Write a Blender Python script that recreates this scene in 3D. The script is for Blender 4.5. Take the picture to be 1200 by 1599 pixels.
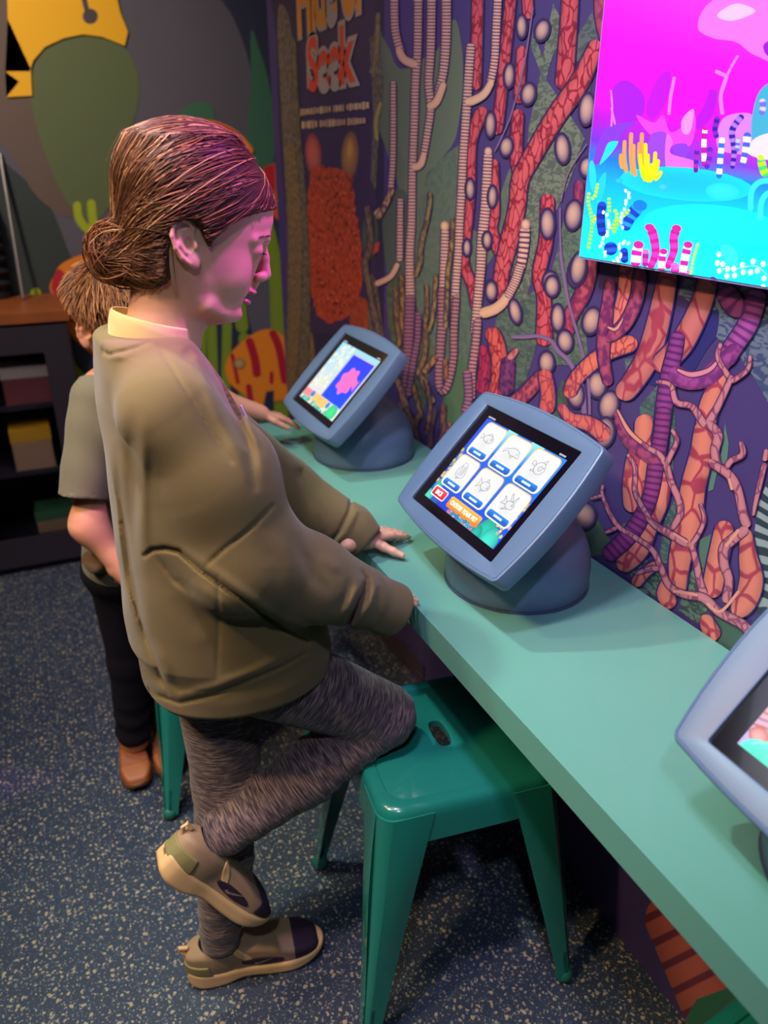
import bpy, bmesh, math, random
import numpy as np
from mathutils import Vector, Matrix, Euler
random.seed(7)
for o in list(bpy.data.objects): bpy.data.objects.remove(o)
S = bpy.context.scene
COL = S.collection
# ---------------------------------------------------------------- camera
F_PX, PITCH, YAW, CAM_H = 1202.0, math.atan(545/1202), math.radians(24.0867), 1.38
cam = bpy.data.cameras.new('camera'); camo = bpy.data.objects.new('camera', cam); COL.objects.link(camo)
cam.sensor_fit = 'VERTICAL'; cam.sensor_height = 36; cam.sensor_width = 27; cam.lens = F_PX/1599*36
camo.location = (0, 0, CAM_H); camo.rotation_euler = (math.pi/2-PITCH, 0, -YAW)
cam.clip_start = .02
cam.dof.use_dof = True; cam.dof.focus_distance = 1.08; cam.dof.aperture_fstop = 3.4
S.camera = camo
# ---------------------------------------------------------------- world, lights, exposure
S.view_settings.view_transform = 'Standard'; S.view_settings.look = 'None'
S.view_settings.gamma = 1; S.view_settings.use_curve_mapping = False
S.view_settings.exposure = 0.0
W = bpy.data.worlds.new('world'); S.world = W; W.use_nodes = True
W.node_tree.nodes['Background'].inputs[0].default_value = (.30, .32, .55, 1)
W.node_tree.nodes['Background'].inputs[1].default_value = .25
def spot(name, loc, target, energy, color, size=math.radians(60), blend=.5, radius=.05):
    l = bpy.data.lights.new(name, 'SPOT'); l.energy = energy; l.color = color; l.spot_size = size; l.spot_blend = blend
    l.shadow_soft_size = radius
    o = bpy.data.objects.new(name, l); COL.objects.link(o); o.location = loc
    o.rotation_euler = (Vector(target)-Vector(loc)).to_track_quat('-Z', 'Y').to_euler(); return o
def area(name, loc, target, energy, color, sx, sy):
    l = bpy.data.lights.new(name, 'AREA'); l.energy = energy; l.color = color; l.shape = 'RECTANGLE'; l.size = sx; l.size_y = sy
    o = bpy.data.objects.new(name, l); COL.objects.link(o); o.location = loc
    o.rotation_euler = (Vector(target)-Vector(loc)).to_track_quat('-Z', 'Y').to_euler(); return o
WARM = (1, .66, .33)
spot('counter_lamp', (-.20, 1.45, 2.62), (.55, .75, .7), 88, (.80, .95, .82), math.radians(75), .8, .03)
spot('warm_lamp', (-1.1, .55, 2.62), (.12, 1.05, 1.0), 125, WARM, math.radians(50), .8, .08)
spot('mural_lamp', (-.1, .5, 2.62), (.84, 1.3, 1.0), 95, (.88, .68, 1), math.radians(80), .9, .08)
spot('track_lamp', (-.35, -.5, 2.62), (.6, .5, .4), 42, (.85, .90, 1), math.radians(70), .8, .04)
spot('floor_lamp', (-1.0, 1.2, 2.62), (.0, 1.3, 0), 80, (1, .80, .52), math.radians(90), .9, .1)
spot('back_wall_lamp', (-.6, 1.9, 2.62), (-.2, 3.2, 1.4), 120, (1, .80, .62), math.radians(100), .9, .1)
spot('purple_fill', (.78, .62, 2.45), (.25, 1.0, 1.40), 150, (.78, .10, 1), math.radians(17), .9, .05)  # added spot, makes up for the display's missing purple glow on the girl's head
spot('violet_lamp', (-.1, -.3, 2.5), (.84, .75, 1.0), 40, (.45, .35, 1), math.radians(40), .9, .08)
area('ceiling_panel', (-.6, .9, 2.66), (-.6, .9, 0), 22, (.72, .78, 1), 1.6, 1.6)
# ---------------------------------------------------------------- camera rays (only to read positions off the photograph)
cy, sy_, cp, sp = math.cos(YAW), math.sin(YAW), math.cos(PITCH), math.sin(PITCH)
FW = np.array([sy_*cp, cy*cp, -sp]); RT = np.array([cy, -sy_, 0.]); UP = np.array([sy_*sp, cy*sp, cp]); CC = np.array([0, 0, CAM_H])
def ray(x, y): return FW*F_PX+RT*(x-600)+UP*(800-y)
def at(ax, v, x, y):
    d = ray(x, y); return CC+d*((v-CC[ax])/d[ax])
def proj(P):
    d = P-CC; z = d@FW
    return 600+F_PX*(d@RT)/z, 800-F_PX*(d@UP)/z
# ---------------------------------------------------------------- helpers
def lin(c):
    if isinstance(c, str):
        c = [int(c[i:i+2], 16)/255 for i in (0, 2, 4)]
    return tuple(((v/12.92) if v <= .04045 else ((v+.055)/1.055)**2.4) for v in c[:3])
MATS = {}
def mat(name, col='808080', rough=.5, metal=0, emit=None, es=0, spec=.5, noise=0, nscale=20, bump=0, bscale=200, coat=0, sub=0, sheen=0):
    m = bpy.data.materials.new(name); m.use_nodes = True; nt = m.node_tree; b = nt.nodes['Principled BSDF']
    c = lin(col); b.inputs['Base Color'].default_value = (*c, 1); b.inputs['Roughness'].default_value = rough
    b.inputs['Metallic'].default_value = metal; b.inputs['Specular IOR Level'].default_value = spec
    b.inputs['Coat Weight'].default_value = coat
    if sheen: b.inputs['Sheen Weight'].default_value = sheen
    if sub:
        b.inputs['Subsurface Weight'].default_value = sub; b.inputs['Subsurface Radius'].default_value = (.012, .005, .003); b.inputs['Subsurface Scale'].default_value = 1
    if emit: b.inputs['Emission Color'].default_value = (*lin(emit), 1); b.inputs['Emission Strength'].default_value = es
    tc = nt.nodes.new('ShaderNodeTexCoord')
    if noise:
        n = nt.nodes.new('ShaderNodeTexNoise'); n.inputs['Scale'].default_value = nscale; n.inputs['Detail'].default_value = 4
        nt.links.new(tc.outputs['Object'], n.inputs['Vector'])
        mx = nt.nodes.new('ShaderNodeMix'); mx.data_type = 'RGBA'
        mx.inputs[6].default_value = (*[v*(1-noise) for v in c], 1); mx.inputs[7].default_value = (*[min(1, v*(1+noise)) for v in c], 1)
        nt.links.new(n.outputs['Fac'], mx.inputs[0]); nt.links.new(mx.outputs[2], b.inputs['Base Color'])
    if bump:
        n = nt.nodes.new('ShaderNodeTexNoise'); n.inputs['Scale'].default_value = bscale; n.inputs['Detail'].default_value = 3
        nt.links.new(tc.outputs['Object'], n.inputs['Vector'])
        bp = nt.nodes.new('ShaderNodeBump'); bp.inputs['Strength'].default_value = bump; bp.inputs['Distance'].default_value = .002
        nt.links.new(n.outputs['Fac'], bp.inputs['Height']); nt.links.new(bp.outputs[0], b.inputs['Normal'])
    MATS[name] = m; return m
def tag(o, label=None, cat=None, group=None, kind=None):
    if label: o['label'] = label
    if cat: o['category'] = cat
    if group: o['group'] = group
    if kind: o['kind'] = kind
    return o
def empty(name, loc=(0, 0, 0), rz=0):
    o = bpy.data.objects.new(name, None); COL.objects.link(o); o.location = loc; o.rotation_euler = (0, 0, rz); o.empty_display_size = .05; return o
def obj(name, bm, m, parent=None, smooth=True, ang=40, bev=0):
    me = bpy.data.meshes.new(name)
    if bev: bmesh.ops.bevel(bm, geom=[e for e in bm.edges if len(e.link_faces) == 2 and e.calc_face_angle() > .6], offset=bev, segments=3, profile=.6, affect='EDGES')
    bmesh.ops.recalc_face_normals(bm, faces=bm.faces)
    bm.to_mesh(me); bm.free()
    for x in (m if isinstance(m, (list, tuple)) else [m]): me.materials.append(x)
    if smooth:
        me.polygons.foreach_set('use_smooth', [True]*len(me.polygons)); me.set_sharp_from_angle(angle=math.radians(ang))
    o = bpy.data.objects.new(name, me); COL.objects.link(o)
    if parent: o.parent = parent
    return o
def box(bm, x0, x1, y0, y1, z0, z1, mi=0):
    vs = [bm.verts.new(p) for p in ((x0, y0, z0), (x1, y0, z0), (x1, y1, z0), (x0, y1, z0), (x0, y0, z1), (x1, y0, z1), (x1, y1, z1), (x0, y1, z1))]
    for f in ((0, 3, 2, 1), (4, 5, 6, 7), (0, 1, 5, 4), (1, 2, 6, 5), (2, 3, 7, 6), (3, 0, 4, 7)):
        bm.faces.new([vs[i] for i in f]).material_index = mi
def boxo(name, a, m, parent=None, bev=0):
    bm = bmesh.new(); box(bm, *a); return obj(name, bm, m, parent, bev=bev)
def loft(bm, rings, cap0=True, cap1=True, closed=True):
    R = [[bm.verts.new(p) for p in r] for r in rings]
    n = len(R[0])
    for a, b in zip(R, R[1:]):
        for i in range(n if closed else n-1):
            bm.faces.new((a[i], a[(i+1) % n], b[(i+1) % n], b[i]))
    if cap0: bm.faces.new(R[0][::-1])
    if cap1: bm.faces.new(R[-1])
    return R
def tube(bm, pts, rad, seg=10, cap=True):
    pts = [Vector(p) for p in pts]; n = len(pts)
    if not hasattr(rad, '__len__'): rad = [rad]*n
    t0 = (pts[1]-pts[0]).normalized(); u = t0.orthogonal().normalized(); rings = []
    for i, p in enumerate(pts):
        t = (pts[min(i+1, n-1)]-pts[max(i-1, 0)]).normalized()
        u = (u-t*u.dot(t)).normalized(); v = t.cross(u)
        rings.append([p+(u*math.cos(2*math.pi*k/seg)+v*math.sin(2*math.pi*k/seg))*rad[i] for k in range(seg)])
    loft(bm, rings, cap, cap)
def catmull(pts, n=8, closed=False):
    P = np.array(pts, float); out = []; m = len(P)
    for i in range(m if closed else m-1):
        if closed: p0, p1, p2, p3 = P[(i-1) % m], P[i], P[(i+1) % m], P[(i+2) % m]
        else: p0, p1, p2, p3 = P[max(i-1, 0)], P[i], P[i+1], P[min(i+2, m-1)]
        for k in range(n):
            t = k/n
            out.append(.5*((2*p1)+(-p0+p2)*t+(2*p0-5*p1+4*p2-p3)*t*t+(-p0+3*p1-3*p2+p3)*t**3))
    if not closed: out.append(P[-1])
    return np.array(out)
# ---------------------------------------------------------------- flat printed artwork: shapes laid one over the other in one mesh
class Art:
    def __init__(s, mapper, step=.000012):
        s.map = mapper; s.step = step; s.layer = 0; s.v = []; s.c = []; s.c2 = []; s.f = []; s.mi = []
    def P(s, q): return s.map(q[0], q[1], s.layer*s.step)
    def add(s, pts, cols, cols2, faces, mi):
        b = len(s.v); s.v += [s.P(p) for p in pts]; s.c += cols; s.c2 += cols2
        s.f += [tuple(b+i for i in f) for f in faces]; s.mi += [mi]*len(faces); s.layer += 1
    def poly(s, pts, col, mi=0, col2=None, smooth=False, grad=None):
        if smooth: pts = [tuple(p) for p in catmull(pts, 5, True)]
        c = lin(col); c2 = lin(col2) if col2 else c
        cs = [c]*len(pts) if grad is None else [lin(g) for g in grad]
        s.add(pts, cs, [c2]*len(pts), [tuple(range(len(pts)))], mi)
    def ribbon(s, pts, w, col, mi=0, col2=None, edge=.55, ring=None, step=5, outline=None, cap=True, beads=0, ringw=.45):
        if outline: s.ribbon(pts, [x+outline[1] for x in (w if hasattr(w, '__len__') else [w, w])], outline[0], cap=cap, step=step, edge=1)
        P0 = np.array(pts, float); L = np.r_[0, np.cumsum(np.linalg.norm(np.diff(P0, axis=0), axis=1))]
        ww = np.interp(L, np.linspace(0, L[-1], len(w)), w) if hasattr(w, '__len__') else np.full(len(P0), float(w))
        C = catmull(np.c_[P0, ww], 10); l = np.r_[0, np.cumsum(np.linalg.norm(np.diff(C[:, :2], axis=0), axis=1))]
        if ring: step = min(step, ring/5)
        n = max(4, int(l[-1]/step)); q = np.linspace(0, l[-1], n+1)
        if cap:
            h0, h1 = ww[0]/2, ww[-1]/2
            ex = np.array([0, .03, .1, .22, .4, .65])
            q = np.unique(np.r_[q, ex*h0, l[-1]-ex*h1]); q = q[(q >= 0) & (q <= l[-1])]
        X = np.stack([np.interp(q, l, C[:, k]) for k in range(3)], 1)
        T = np.gradient(X[:, :2], axis=0); T /= np.linalg.norm(T, axis=1)[:, None]+1e-9
        N = np.stack([-T[:, 1], T[:, 0]], 1); w_ = X[:, 2]/2
        if cap:
            for d, h in ((q, h0), (l[-1]-q, h1)):
                k = np.clip(d/h, 0, 1); w_ = w_*np.sqrt(np.clip(1-(1-k)**2, .002, 1))
        ph = (q/ring) % 1 if ring else None
        if beads and ring: w_ = w_*(1-beads*(ph < ringw))
        ts = (-1, -.72, -.25, .25, .72, 1)
        c = np.array(lin(col)); c2 = np.array(lin(col2)) if col2 else c
        pt, cs, cs2, fs = [], [], [], []
        for i in range(len(q)):
            base = c
            if ring and ph[i] < ringw: base = c2
            for t in ts:
                k = 1-(1-edge)*max(0, (abs(t)-.25)/.75)**1.3
                pt.append((X[i, 0]+N[i, 0]*w_[i]*t, X[i, 1]+N[i, 1]*w_[i]*t)); cs.append(tuple(base*k)); cs2.append(tuple(c2*k))
        m = len(ts)
        for i in range(len(q)-1):
            for j in range(m-1): fs.append((i*m+j, i*m+j+1, (i+1)*m+j+1, (i+1)*m+j))
        s.add(pt, cs, cs2, fs, mi)
    def blob(s, c, rx, ry, rot=0, col='ffffff', rim=None, mi=0, hi=(-.15, -.15), n=20, soft=(.0, .5, .85, 1)):
        a = math.radians(rot); rim = lin(rim) if rim else lin(col); col = lin(col); pt, cs, fs = [], [], []
        for k, r in enumerate(soft):
            mixv = [col[j]*(1-r**2)+rim[j]*r**2 for j in range(3)]
            off = (1-r)
            for i in range(n):
                t = 2*math.pi*i/n; x = rx*(r*math.cos(t)+hi[0]*off); y = ry*(r*math.sin(t)+hi[1]*off)
                pt.append((c[0]+x*math.cos(a)-y*math.sin(a), c[1]+x*math.sin(a)+y*math.cos(a))); cs.append(tuple(mixv))
        for k in range(len(soft)-1):
            for i in range(n):
                j = (i+1) % n; f = (k*n+i, k*n+j, (k+1)*n+j, (k+1)*n+i)
                fs.append(f if soft[k] else (k*n+i, (k+1)*n+j, (k+1)*n+i))
                if not soft[k] and i == 0: pass
        s.add(pt, cs, cs, fs, mi)
    def build(s, name, mats, parent):
        me = bpy.data.meshes.new(name); me.from_pydata(s.v, [], s.f)
        for m in mats: me.materials.append(m)
        me.polygons.foreach_set('material_index', s.mi)
        for nm, d in (('col', s.c), ('col2', s.c2)):
            a = me.attributes.new(nm, 'FLOAT_COLOR', 'POINT'); a.data.foreach_set('color', np.c_[np.array(d), np.ones(len(d))].astype(np.float32).ravel())
        me.update(); o = bpy.data.objects.new(name, me); COL.objects.link(o)
        if parent: o.parent = parent
        return o
def artmat(name, kind='plain', emit=0, rough=.45, scale=30, axes='YZ', gain=1.0):
    m = bpy.data.materials.new(name); m.use_nodes = True; nt = m.node_tree; N = nt.nodes; Lk = nt.links; b = N['Principled BSDF']
    a = N.new('ShaderNodeAttribute'); a.attribute_name = 'col'; a2 = N.new('ShaderNodeAttribute'); a2.attribute_name = 'col2'
    out = a.outputs['Color']
    tc = N.new('ShaderNodeTexCoord'); mp = N.new('ShaderNodeMapping'); Lk.new(tc.outputs['Object'], mp.inputs[0])
    if kind != 'plain':
        if kind in ('cells', 'bigcells'):
            v = N.new('ShaderNodeTexVoronoi'); v.feature = 'DISTANCE_TO_EDGE'; v.inputs['Scale'].default_value = scale
            mp.inputs['Scale'].default_value = (1, 1.0, .72)
            nz = N.new('ShaderNodeTexNoise'); nz.inputs['Scale'].default_value = scale*.6; Lk.new(mp.outputs[0], nz.inputs['Vector'])
            ad = N.new('ShaderNodeMix'); ad.data_type = 'VECTOR'; ad.inputs[0].default_value = .03; Lk.new(mp.outputs[0], ad.inputs[4]); Lk.new(nz.outputs['Color'], ad.inputs[5])
            Lk.new(ad.outputs[1], v.inputs['Vector'])
            r = N.new('ShaderNodeMapRange'); r.inputs['From Min'].default_value = .045; r.inputs['From Max'].default_value = .10; Lk.new(v.outputs['Distance'], r.inputs[0]); fac = r.outputs[0]
        elif kind == 'maze':
            n = N.new('ShaderNodeTexNoise'); n.inputs['Scale'].default_value = scale; n.inputs['Detail'].default_value = 1.0; n.inputs['Distortion'].default_value = 1.2; Lk.new(mp.outputs[0], n.inputs['Vector'])
            mp.inputs['Scale'].default_value = (1, .6, 1.5)
            r = N.new('ShaderNodeMapRange'); r.inputs['From Min'].default_value = .46; r.inputs['From Max'].default_value = .54; Lk.new(n.outputs['Fac'], r.inputs[0]); fac = r.outputs[0]
        elif kind == 'zebra':
            n = N.new('ShaderNodeTexWave'); n.inputs['Scale'].default_value = scale; n.inputs['Distortion'].default_value = 5; n.inputs['Detail'].default_value = 1; n.bands_direction = 'Z'; Lk.new(mp.outputs[0], n.inputs['Vector'])
            r = N.new('ShaderNodeMapRange'); r.inputs['From Min'].default_value = .4; r.inputs['From Max'].default_value = .6; Lk.new(n.outputs['Fac'], r.inputs[0]); fac = r.outputs[0]
        else:  # blotch
            n = N.new('ShaderNodeTexNoise'); n.inputs['Scale'].default_value = scale; n.inputs['Detail'].default_value = 3; Lk.new(mp.outputs[0], n.inputs['Vector'])
            r = N.new('ShaderNodeMapRange'); r.inputs['From Min'].default_value = .42; r.inputs['From Max'].default_value = .58; Lk.new(n.outputs['Fac'], r.inputs[0]); fac = r.outputs[0]
        mx = N.new('ShaderNodeMix'); mx.data_type = 'RGBA'; Lk.new(fac, mx.inputs[0]); Lk.new(a2.outputs['Color'], mx.inputs[6]); Lk.new(a.outputs['Color'], mx.inputs[7]); out = mx.outputs[2]
    if emit:
        b.inputs['Base Color'].default_value = (.01, .01, .012, 1); Lk.new(out, b.inputs['Emission Color']); b.inputs['Emission Strength'].default_value = emit
        b.inputs['Roughness'].default_value = .15
    else: Lk.new(out, b.inputs['Base Color']); b.inputs['Roughness'].default_value = rough
    return m
# ---------------------------------------------------------------- the room
XW, YB = .839, 3.25
def floor_mat():
    m = mat('speckled_rubber', '1f2a38', .55, bump=.25, bscale=300); nt = m.node_tree; N = nt.nodes; L = nt.links; b = N['Principled BSDF']
    tc = N.new('ShaderNodeTexCoord'); last = None
    base = N.new('ShaderNodeTexNoise'); base.inputs['Scale'].default_value = 3; L.new(tc.outputs['Object'], base.inputs['Vector'])
    mb = N.new('ShaderNodeMix'); mb.data_type = 'RGBA'; mb.inputs[6].default_value = (*lin('1c2740'), 1); mb.inputs[7].default_value = (*lin('2b3c4c'), 1); L.new(base.outputs['Fac'], mb.inputs[0]); last = mb.outputs[2]
    for sc, th, colr, seed in ((92, .33, '9c9074', 0), (130, .30, '80827c', 3.1), (190, .28, '5d6a72', 7.7)):
        mp = N.new('ShaderNodeMapping'); mp.inputs['Location'].default_value = (seed, seed*2, 0); mp.inputs['Rotation'].default_value = (0, 0, seed)
        nz = N.new('ShaderNodeTexNoise'); nz.inputs['Scale'].default_value = sc*.8; L.new(tc.outputs['Object'], nz.inputs['Vector'])
        ad = N.new('ShaderNodeMix'); ad.data_type = 'VECTOR'; ad.inputs[0].default_value = .012; L.new(tc.outputs['Object'], ad.inputs[4]); L.new(nz.outputs['Color'], ad.inputs[5])
        L.new(ad.outputs[1], mp.inputs[0])
        v = N.new('ShaderNodeTexVoronoi'); v.inputs['Scale'].default_value = sc; v.voronoi_dimensions = '2D'; L.new(mp.outputs[0], v.inputs['Vector'])
        sep = N.new('ShaderNodeSeparateColor'); L.new(v.outputs['Color'], sep.inputs[0])
        mul = N.new('ShaderNodeMath'); mul.operation = 'MULTIPLY'; mul.inputs[1].default_value = th; L.new(sep.outputs[0], mul.inputs[0])
        sq = N.new('ShaderNodeMath'); sq.operation = 'MULTIPLY'; L.new(mul.outputs[0], sq.inputs[0]); L.new(sep.outputs[0], sq.inputs[1])
        lt = N.new('ShaderNodeMath'); lt.operation = 'LESS_THAN'; L.new(v.outputs['Distance'], lt.inputs[0]); L.new(sq.outputs[0], lt.inputs[1])
        mx = N.new('ShaderNodeMix'); mx.data_type = 'RGBA'; L.new(lt.outputs[0], mx.inputs[0]); L.new(last, mx.inputs[6]); mx.inputs[7].default_value = (*lin(colr), 1); last = mx.outputs[2]
    L.new(last, b.inputs['Base Color']); return m
M_floor = floor_mat()
M_ceil = mat('ceiling_paint', '1b1c24', .9); M_wall = mat('dark_wall_paint', '33343f', .8, noise=.1)
M_vinyl = mat('mural_ground', '45376a', .45, noise=.12, nscale=6)
M_bwall = mat('painted_wall', '5a5662', .75, noise=.12, nscale=2.5)
st = lambda o: tag(o, kind='structure')
st(boxo('floor', (-3, 1.82, -2, YB+.12, -.06, 0), M_floor))
st(boxo('ceiling', (-3, 1.82, -2, YB+.12, 2.7, 2.76), M_ceil))
st(boxo('wall_left', (-3.1, -3, -2, YB+.12, 0, 2.7), M_wall))
st(boxo('wall_front', (-3.1, XW+.12, -2.1, -2, 0, 2.7), M_wall))
WR = st(boxo('wall_right', (XW, XW+.12, -2, 2.79, 0, 2.7), M_vinyl))
st(boxo('wall_recess', (1.7, 1.82, 2.6, YB, 0, 2.7), M_wall))
st(boxo('wall_return', (XW+.12, 1.7, 2.67, 2.79, 0, 2.7), M_wall))
WB = st(boxo('wall_back', (-3, 1.82, YB, YB+.12, 0, 2.7), M_bwall))
# ---------------------------------------------------------------- the coral mural on the long wall
MA = [artmat('mural_plain'), artmat('mural_cells', 'cells', scale=52), artmat('mural_large_cells', 'cells', scale=30),
      artmat('mural_maze', 'maze', scale=85), artmat('mural_zebra', 'zebra', scale=16), artmat('mural_blotch', 'blotch', scale=75)]
def wmap(x, y, off):
    p = at(0, XW, x, y); return (XW-.0006-off, min(float(p[1]), 2.785), float(min(max(p[2], .002), 2.69)))
A = Art(wmap, .000005)
CA = lambda pts: [(590+x*.30025, y*.30025) for x, y in pts]
CB = lambda pts: [(540+x*.26667, 300+y*.26667) for x, y in pts]
CCp = lambda pts: [(820+x*.31667, 400+y*.31667) for x, y in pts]
CD = lambda pts: [(880+x*.26667, 640+y*.26667) for x, y in pts]
GREEN, GREEN2, GRD = '4e5f57', '313d46', '3b4b4a'
LEAF, LEAFD = '5c7468', '35434d'
# far end: ragged dark edge and trunk
A.poly([(405, -60), (600, -60), (600, 690), (440, 690), (452, 400), (436, 200), (432, 60)], '2e2744')
A.poly([(434, 20), (452, 30), (466, 150), (470, 300), (478, 520), (455, 640), (446, 640), (450, 400), (440, 180)], '7d6a58', 5, '52483f', smooth=True)
A.poly([(448, 230), (476, 250), (486, 330), (478, 450), (492, 560), (470, 640), (452, 600), (452, 380)], '8c6a45', 5, '5e5138', smooth=True)
# leaves behind the corals
A.poly(CA([(400, 100), (440, 250), (445, 450), (430, 600), (400, 740), (330, 830), (250, 930), (240, 1100), (340, 1150), (330, 1700), (200, 1700), (150, 1400), (120, 1000), (100, 700), (60, 400), (10, 180), (60, 250), (120, 360), (250, 300), (320, 250)]), '5f6a58', 0, smooth=True)
A.poly(CA([(-40, 150), (20, 170), (60, 400), (110, 760), (150, 870), (120, 1000), (90, 900), (-20, 560)]), '5b6454', 0, smooth=True)
A.poly(CA([(30, 1100), (150, 1000), (170, 1400), (120, 1700), (60, 1500)]), '4b564d', 0, smooth=True)
A.poly(CA([(250, 930), (440, 745), (470, 780), (450, 1100), (560, 1200), (700, 850), (690, 1000), (620, 1300), (500, 1500), (520, 1800), (180, 1800), (200, 1300)]), '5c6957', 5, '505f55', smooth=True)
A.poly(CA([(915, 20), (950, 90), (965, 180), (900, 330), (880, 420), (950, 520), (1080, 720), (1000, 950), (930, 1100), (850, 1300), (790, 1500), (740, 1750), (660, 1750), (700, 1300), (760, 1000), (790, 650), (830, 480), (850, 380), (800, 250), (810, 160), (860, 300)]), '6d7463', 3, '4f5850')
A.poly(CA([(1040, 190), (1120, 60), (1150, 200), (1110, 480), (1070, 470), (1090, 300), (1030, 330)]), '59605c', 3, '474c54')
A.poly(CA([(980, 1080), (1120, 1000), (1130, 1400), (1080, 1650), (1100, 1900), (900, 1900), (880, 1500), (940, 1300)]), '5c6a5c', 3, '48564f')
A.poly(CB([(1000, 660), (1130, 560), (1120, 900), (1060, 1100), (980, 1170), (880, 1180), (840, 900), (900, 700)]), '566556', 3, '424f4c')
A.poly(CB([(640, 380), (750, 480), (780, 900), (760, 1200), (650, 1300), (560, 1100), (520, 700)]), '5a6857', 5, '4c5b50')
A.poly(CB([(240, 560), (330, 480), (520, 900), (460, 1300), (330, 1100), (250, 780)]), '596145', 5, '444c3c')
A.poly(CB([(640, 1000), (720, 1040), (690, 1300), (620, 1460), (560, 1300)]), '4c6348', 0, smooth=True)
A.poly(CCp([(760, 190), (790, 110), (950, 150), (1000, 60), (1500, 60), (1500, 1300), (1300, 1000), (1200, 720), (1130, 600), (1060, 500), (935, 390), (960, 280), (850, 250)]), '63707e', 3, '3e4768')
A.poly(CCp([(930, 270), (960, 300), (945, 400), (900, 460), (780, 640), (640, 640), (620, 600), (730, 400)]), '2c2b66', smooth=True)
A.poly(CCp([(495, 510), (580, 500), (560, 620), (500, 570)]), LEAF, 3, '45595a')
A.poly(CCp([(570, 740), (680, 610), (740, 700), (745, 860), (640, 940), (570, 800)]), '4d645e', 3, '3c5152')
A.poly(CCp([(130, 760), (190, 600), (240, 900), (160, 1000)]), '4a5a48', 5, '3c4b44')
A.poly(CD([(640, 80), (655, 200), (640, 420), (620, 300)]), LEAF, 3, '45595a')
A.poly(CD([(950, 80), (972, 200), (960, 330), (905, 360), (880, 470), (850, 480), (870, 330), (930, 250)]), '54776a', 0)
A.poly(CD([(640, 560), (735, 340), (700, 520), (690, 620), (640, 720), (620, 900), (560, 900), (600, 640)]), '4f6a62', 3, '3a5250')
A.poly(CD([(365, 870), (450, 790), (560, 1000), (500, 1090), (420, 1040)]), '5b7563', 3, '36453f')
A.poly(CD([(420, 1030), (560, 930), (620, 1120), (560, 1100), (520, 1090)]), '5b7563', 3, '36453f')
A.poly(CD([(800, 760), (895, 720), (860, 960), (800, 930)]), '4e6d5c', 0)
A.poly(CD([(720, 980), (810, 900), (880, 1100), (800, 1260), (680, 1180)]), '5b7563', 3, '36453f')
A.poly(CD([(850, 1300), (920, 1150), (1060, 1300), (1030, 1450), (860, 1450)]), '3f5a4c', 0)
A.poly(CD([(1300, 380), (1200, 420), (1140, 560), (1120, 750), (1150, 1000), (1125, 1150), (1180, 1250), (1300, 1250)]), '8c9c98', 4, '2e3b45')
A.poly(CD([(150, 560), (280, 770), (240, 850), (160, 860), (60, 800)]), '45604c', 0)
A.poly(CD([(330, 690), (390, 640), (420, 800), (350, 760)]), '4c6a5c', 3, '36453f')
# sign panel, tube sponges and orange frogfish beneath the lettering
A.poly([(466, -60), (586, -60), (588, 520), (482, 520), (474, 240)], '3a2b4b')
def wiggle(pts, a, seed):
    r = random.Random(seed); P = catmull(pts, 9, True); return [(x+r.uniform(-a, a), y+r.uniform(-a, a)) for x, y in P]
A.blob((490, 242), 13, 34, -4, 'c8604e', '7a3040'); A.blob((547, 243), 14, 38, 3, 'b0764a', '6e4438'); A.blob((547, 236), 6, 20, 3, 'c9913f', 'a36a45')
A.poly(wiggle([(487, 270), (515, 262), (545, 275), (556, 330), (566, 400), (560, 470), (535, 500), (500, 497), (485, 440), (480, 360)], 2.5, 1), 'c24a2c', 5, '96321f')
r_ = random.Random(3)
for k in range(150):
    x, y = r_.uniform(486, 560), r_.uniform(270, 492)
    A.ribbon([(x, y), (x+r_.uniform(-4, 4), y+r_.uniform(2, 6))], r_.uniform(2, 3.5), r_.choice(['d8653a', '8a2f22', 'b8452c', '5c2526']), cap=False, edge=.9)
A.poly(wiggle([(550, 470), (572, 468), (584, 510), (560, 530), (548, 505)], 1, 4), 'b14a2b', 5, '8f3622')
A.blob((579, 368), 14, 40, 2, '52604c', '3a3d3c'); A.blob((580, 362), 7, 28, 2, '34433a', '2c3336'); A.poly([(577, 385), (594, 378), (592, 393), (577, 400)], 'b84038')
A.poly([(578, 60), (592, 50), (600, 130), (594, 200), (588, 300), (580, 280), (584, 170)], '6b6152', 5, '4c463f')
A.ribbon([(596, 160), (588, 190), (590, 220)], 6, '9c8450', edge=.7); A.ribbon([(592, 20), (588, 90), (580, 115)], 8, '8a7556', 5, '66573f', edge=.7)
A.ribbon([(460, 60), (464, 200), (476, 330), (478, 480), (470, 620)], [6, 12, 10, 16, 20], '7c6a4e', 5, '4c443a', edge=.7)
A.poly([(575, 420), (590, 440), (600, 520), (600, 600), (575, 560)], '6d5a4a', 5, '4a3f41')
# red branching corals with cell pattern
RED, REDL = 'c4505a', '8c2238'
def red(pts, w, c=RED, c2=REDL, mi=1): A.ribbon(pts, w, c, mi, c2, edge=.62, outline=('34204a', 5))
red(CA([(525, -40), (520, 200), (512, 470)]), 17); red(CA([(560, 560), (520, 640), (490, 760), (488, 1000), (470, 1200), (455, 1370), (500, 1500), (520, 1620)]), [20, 14, 12, 14, 16])
red(CA([(700, -40), (668, 280), (640, 560), (622, 700)]), 16); red(CA([(780, -60), (790, 100)]), 16); red(CA([(755, 240), (745, 420), (738, 540)]), 15)
red(CA([(735, 570), (725, 800), (745, 930)]), [17, 19]); red(CA([(610, 830), (615, 1100), (600, 1200), (645, 1330)]), [12, 13, 18])
red(CA([(1010, -60), (990, 250), (970, 470)]), [25, 27]); red(CA([(1150, 210), (1060, 420), (930, 610), (800, 830), (745, 940), (730, 1080), (690, 1250), (650, 1420), (640, 1560)]), [19, 29, 29, 27, 25, 27, 18], 'c8565c')
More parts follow.
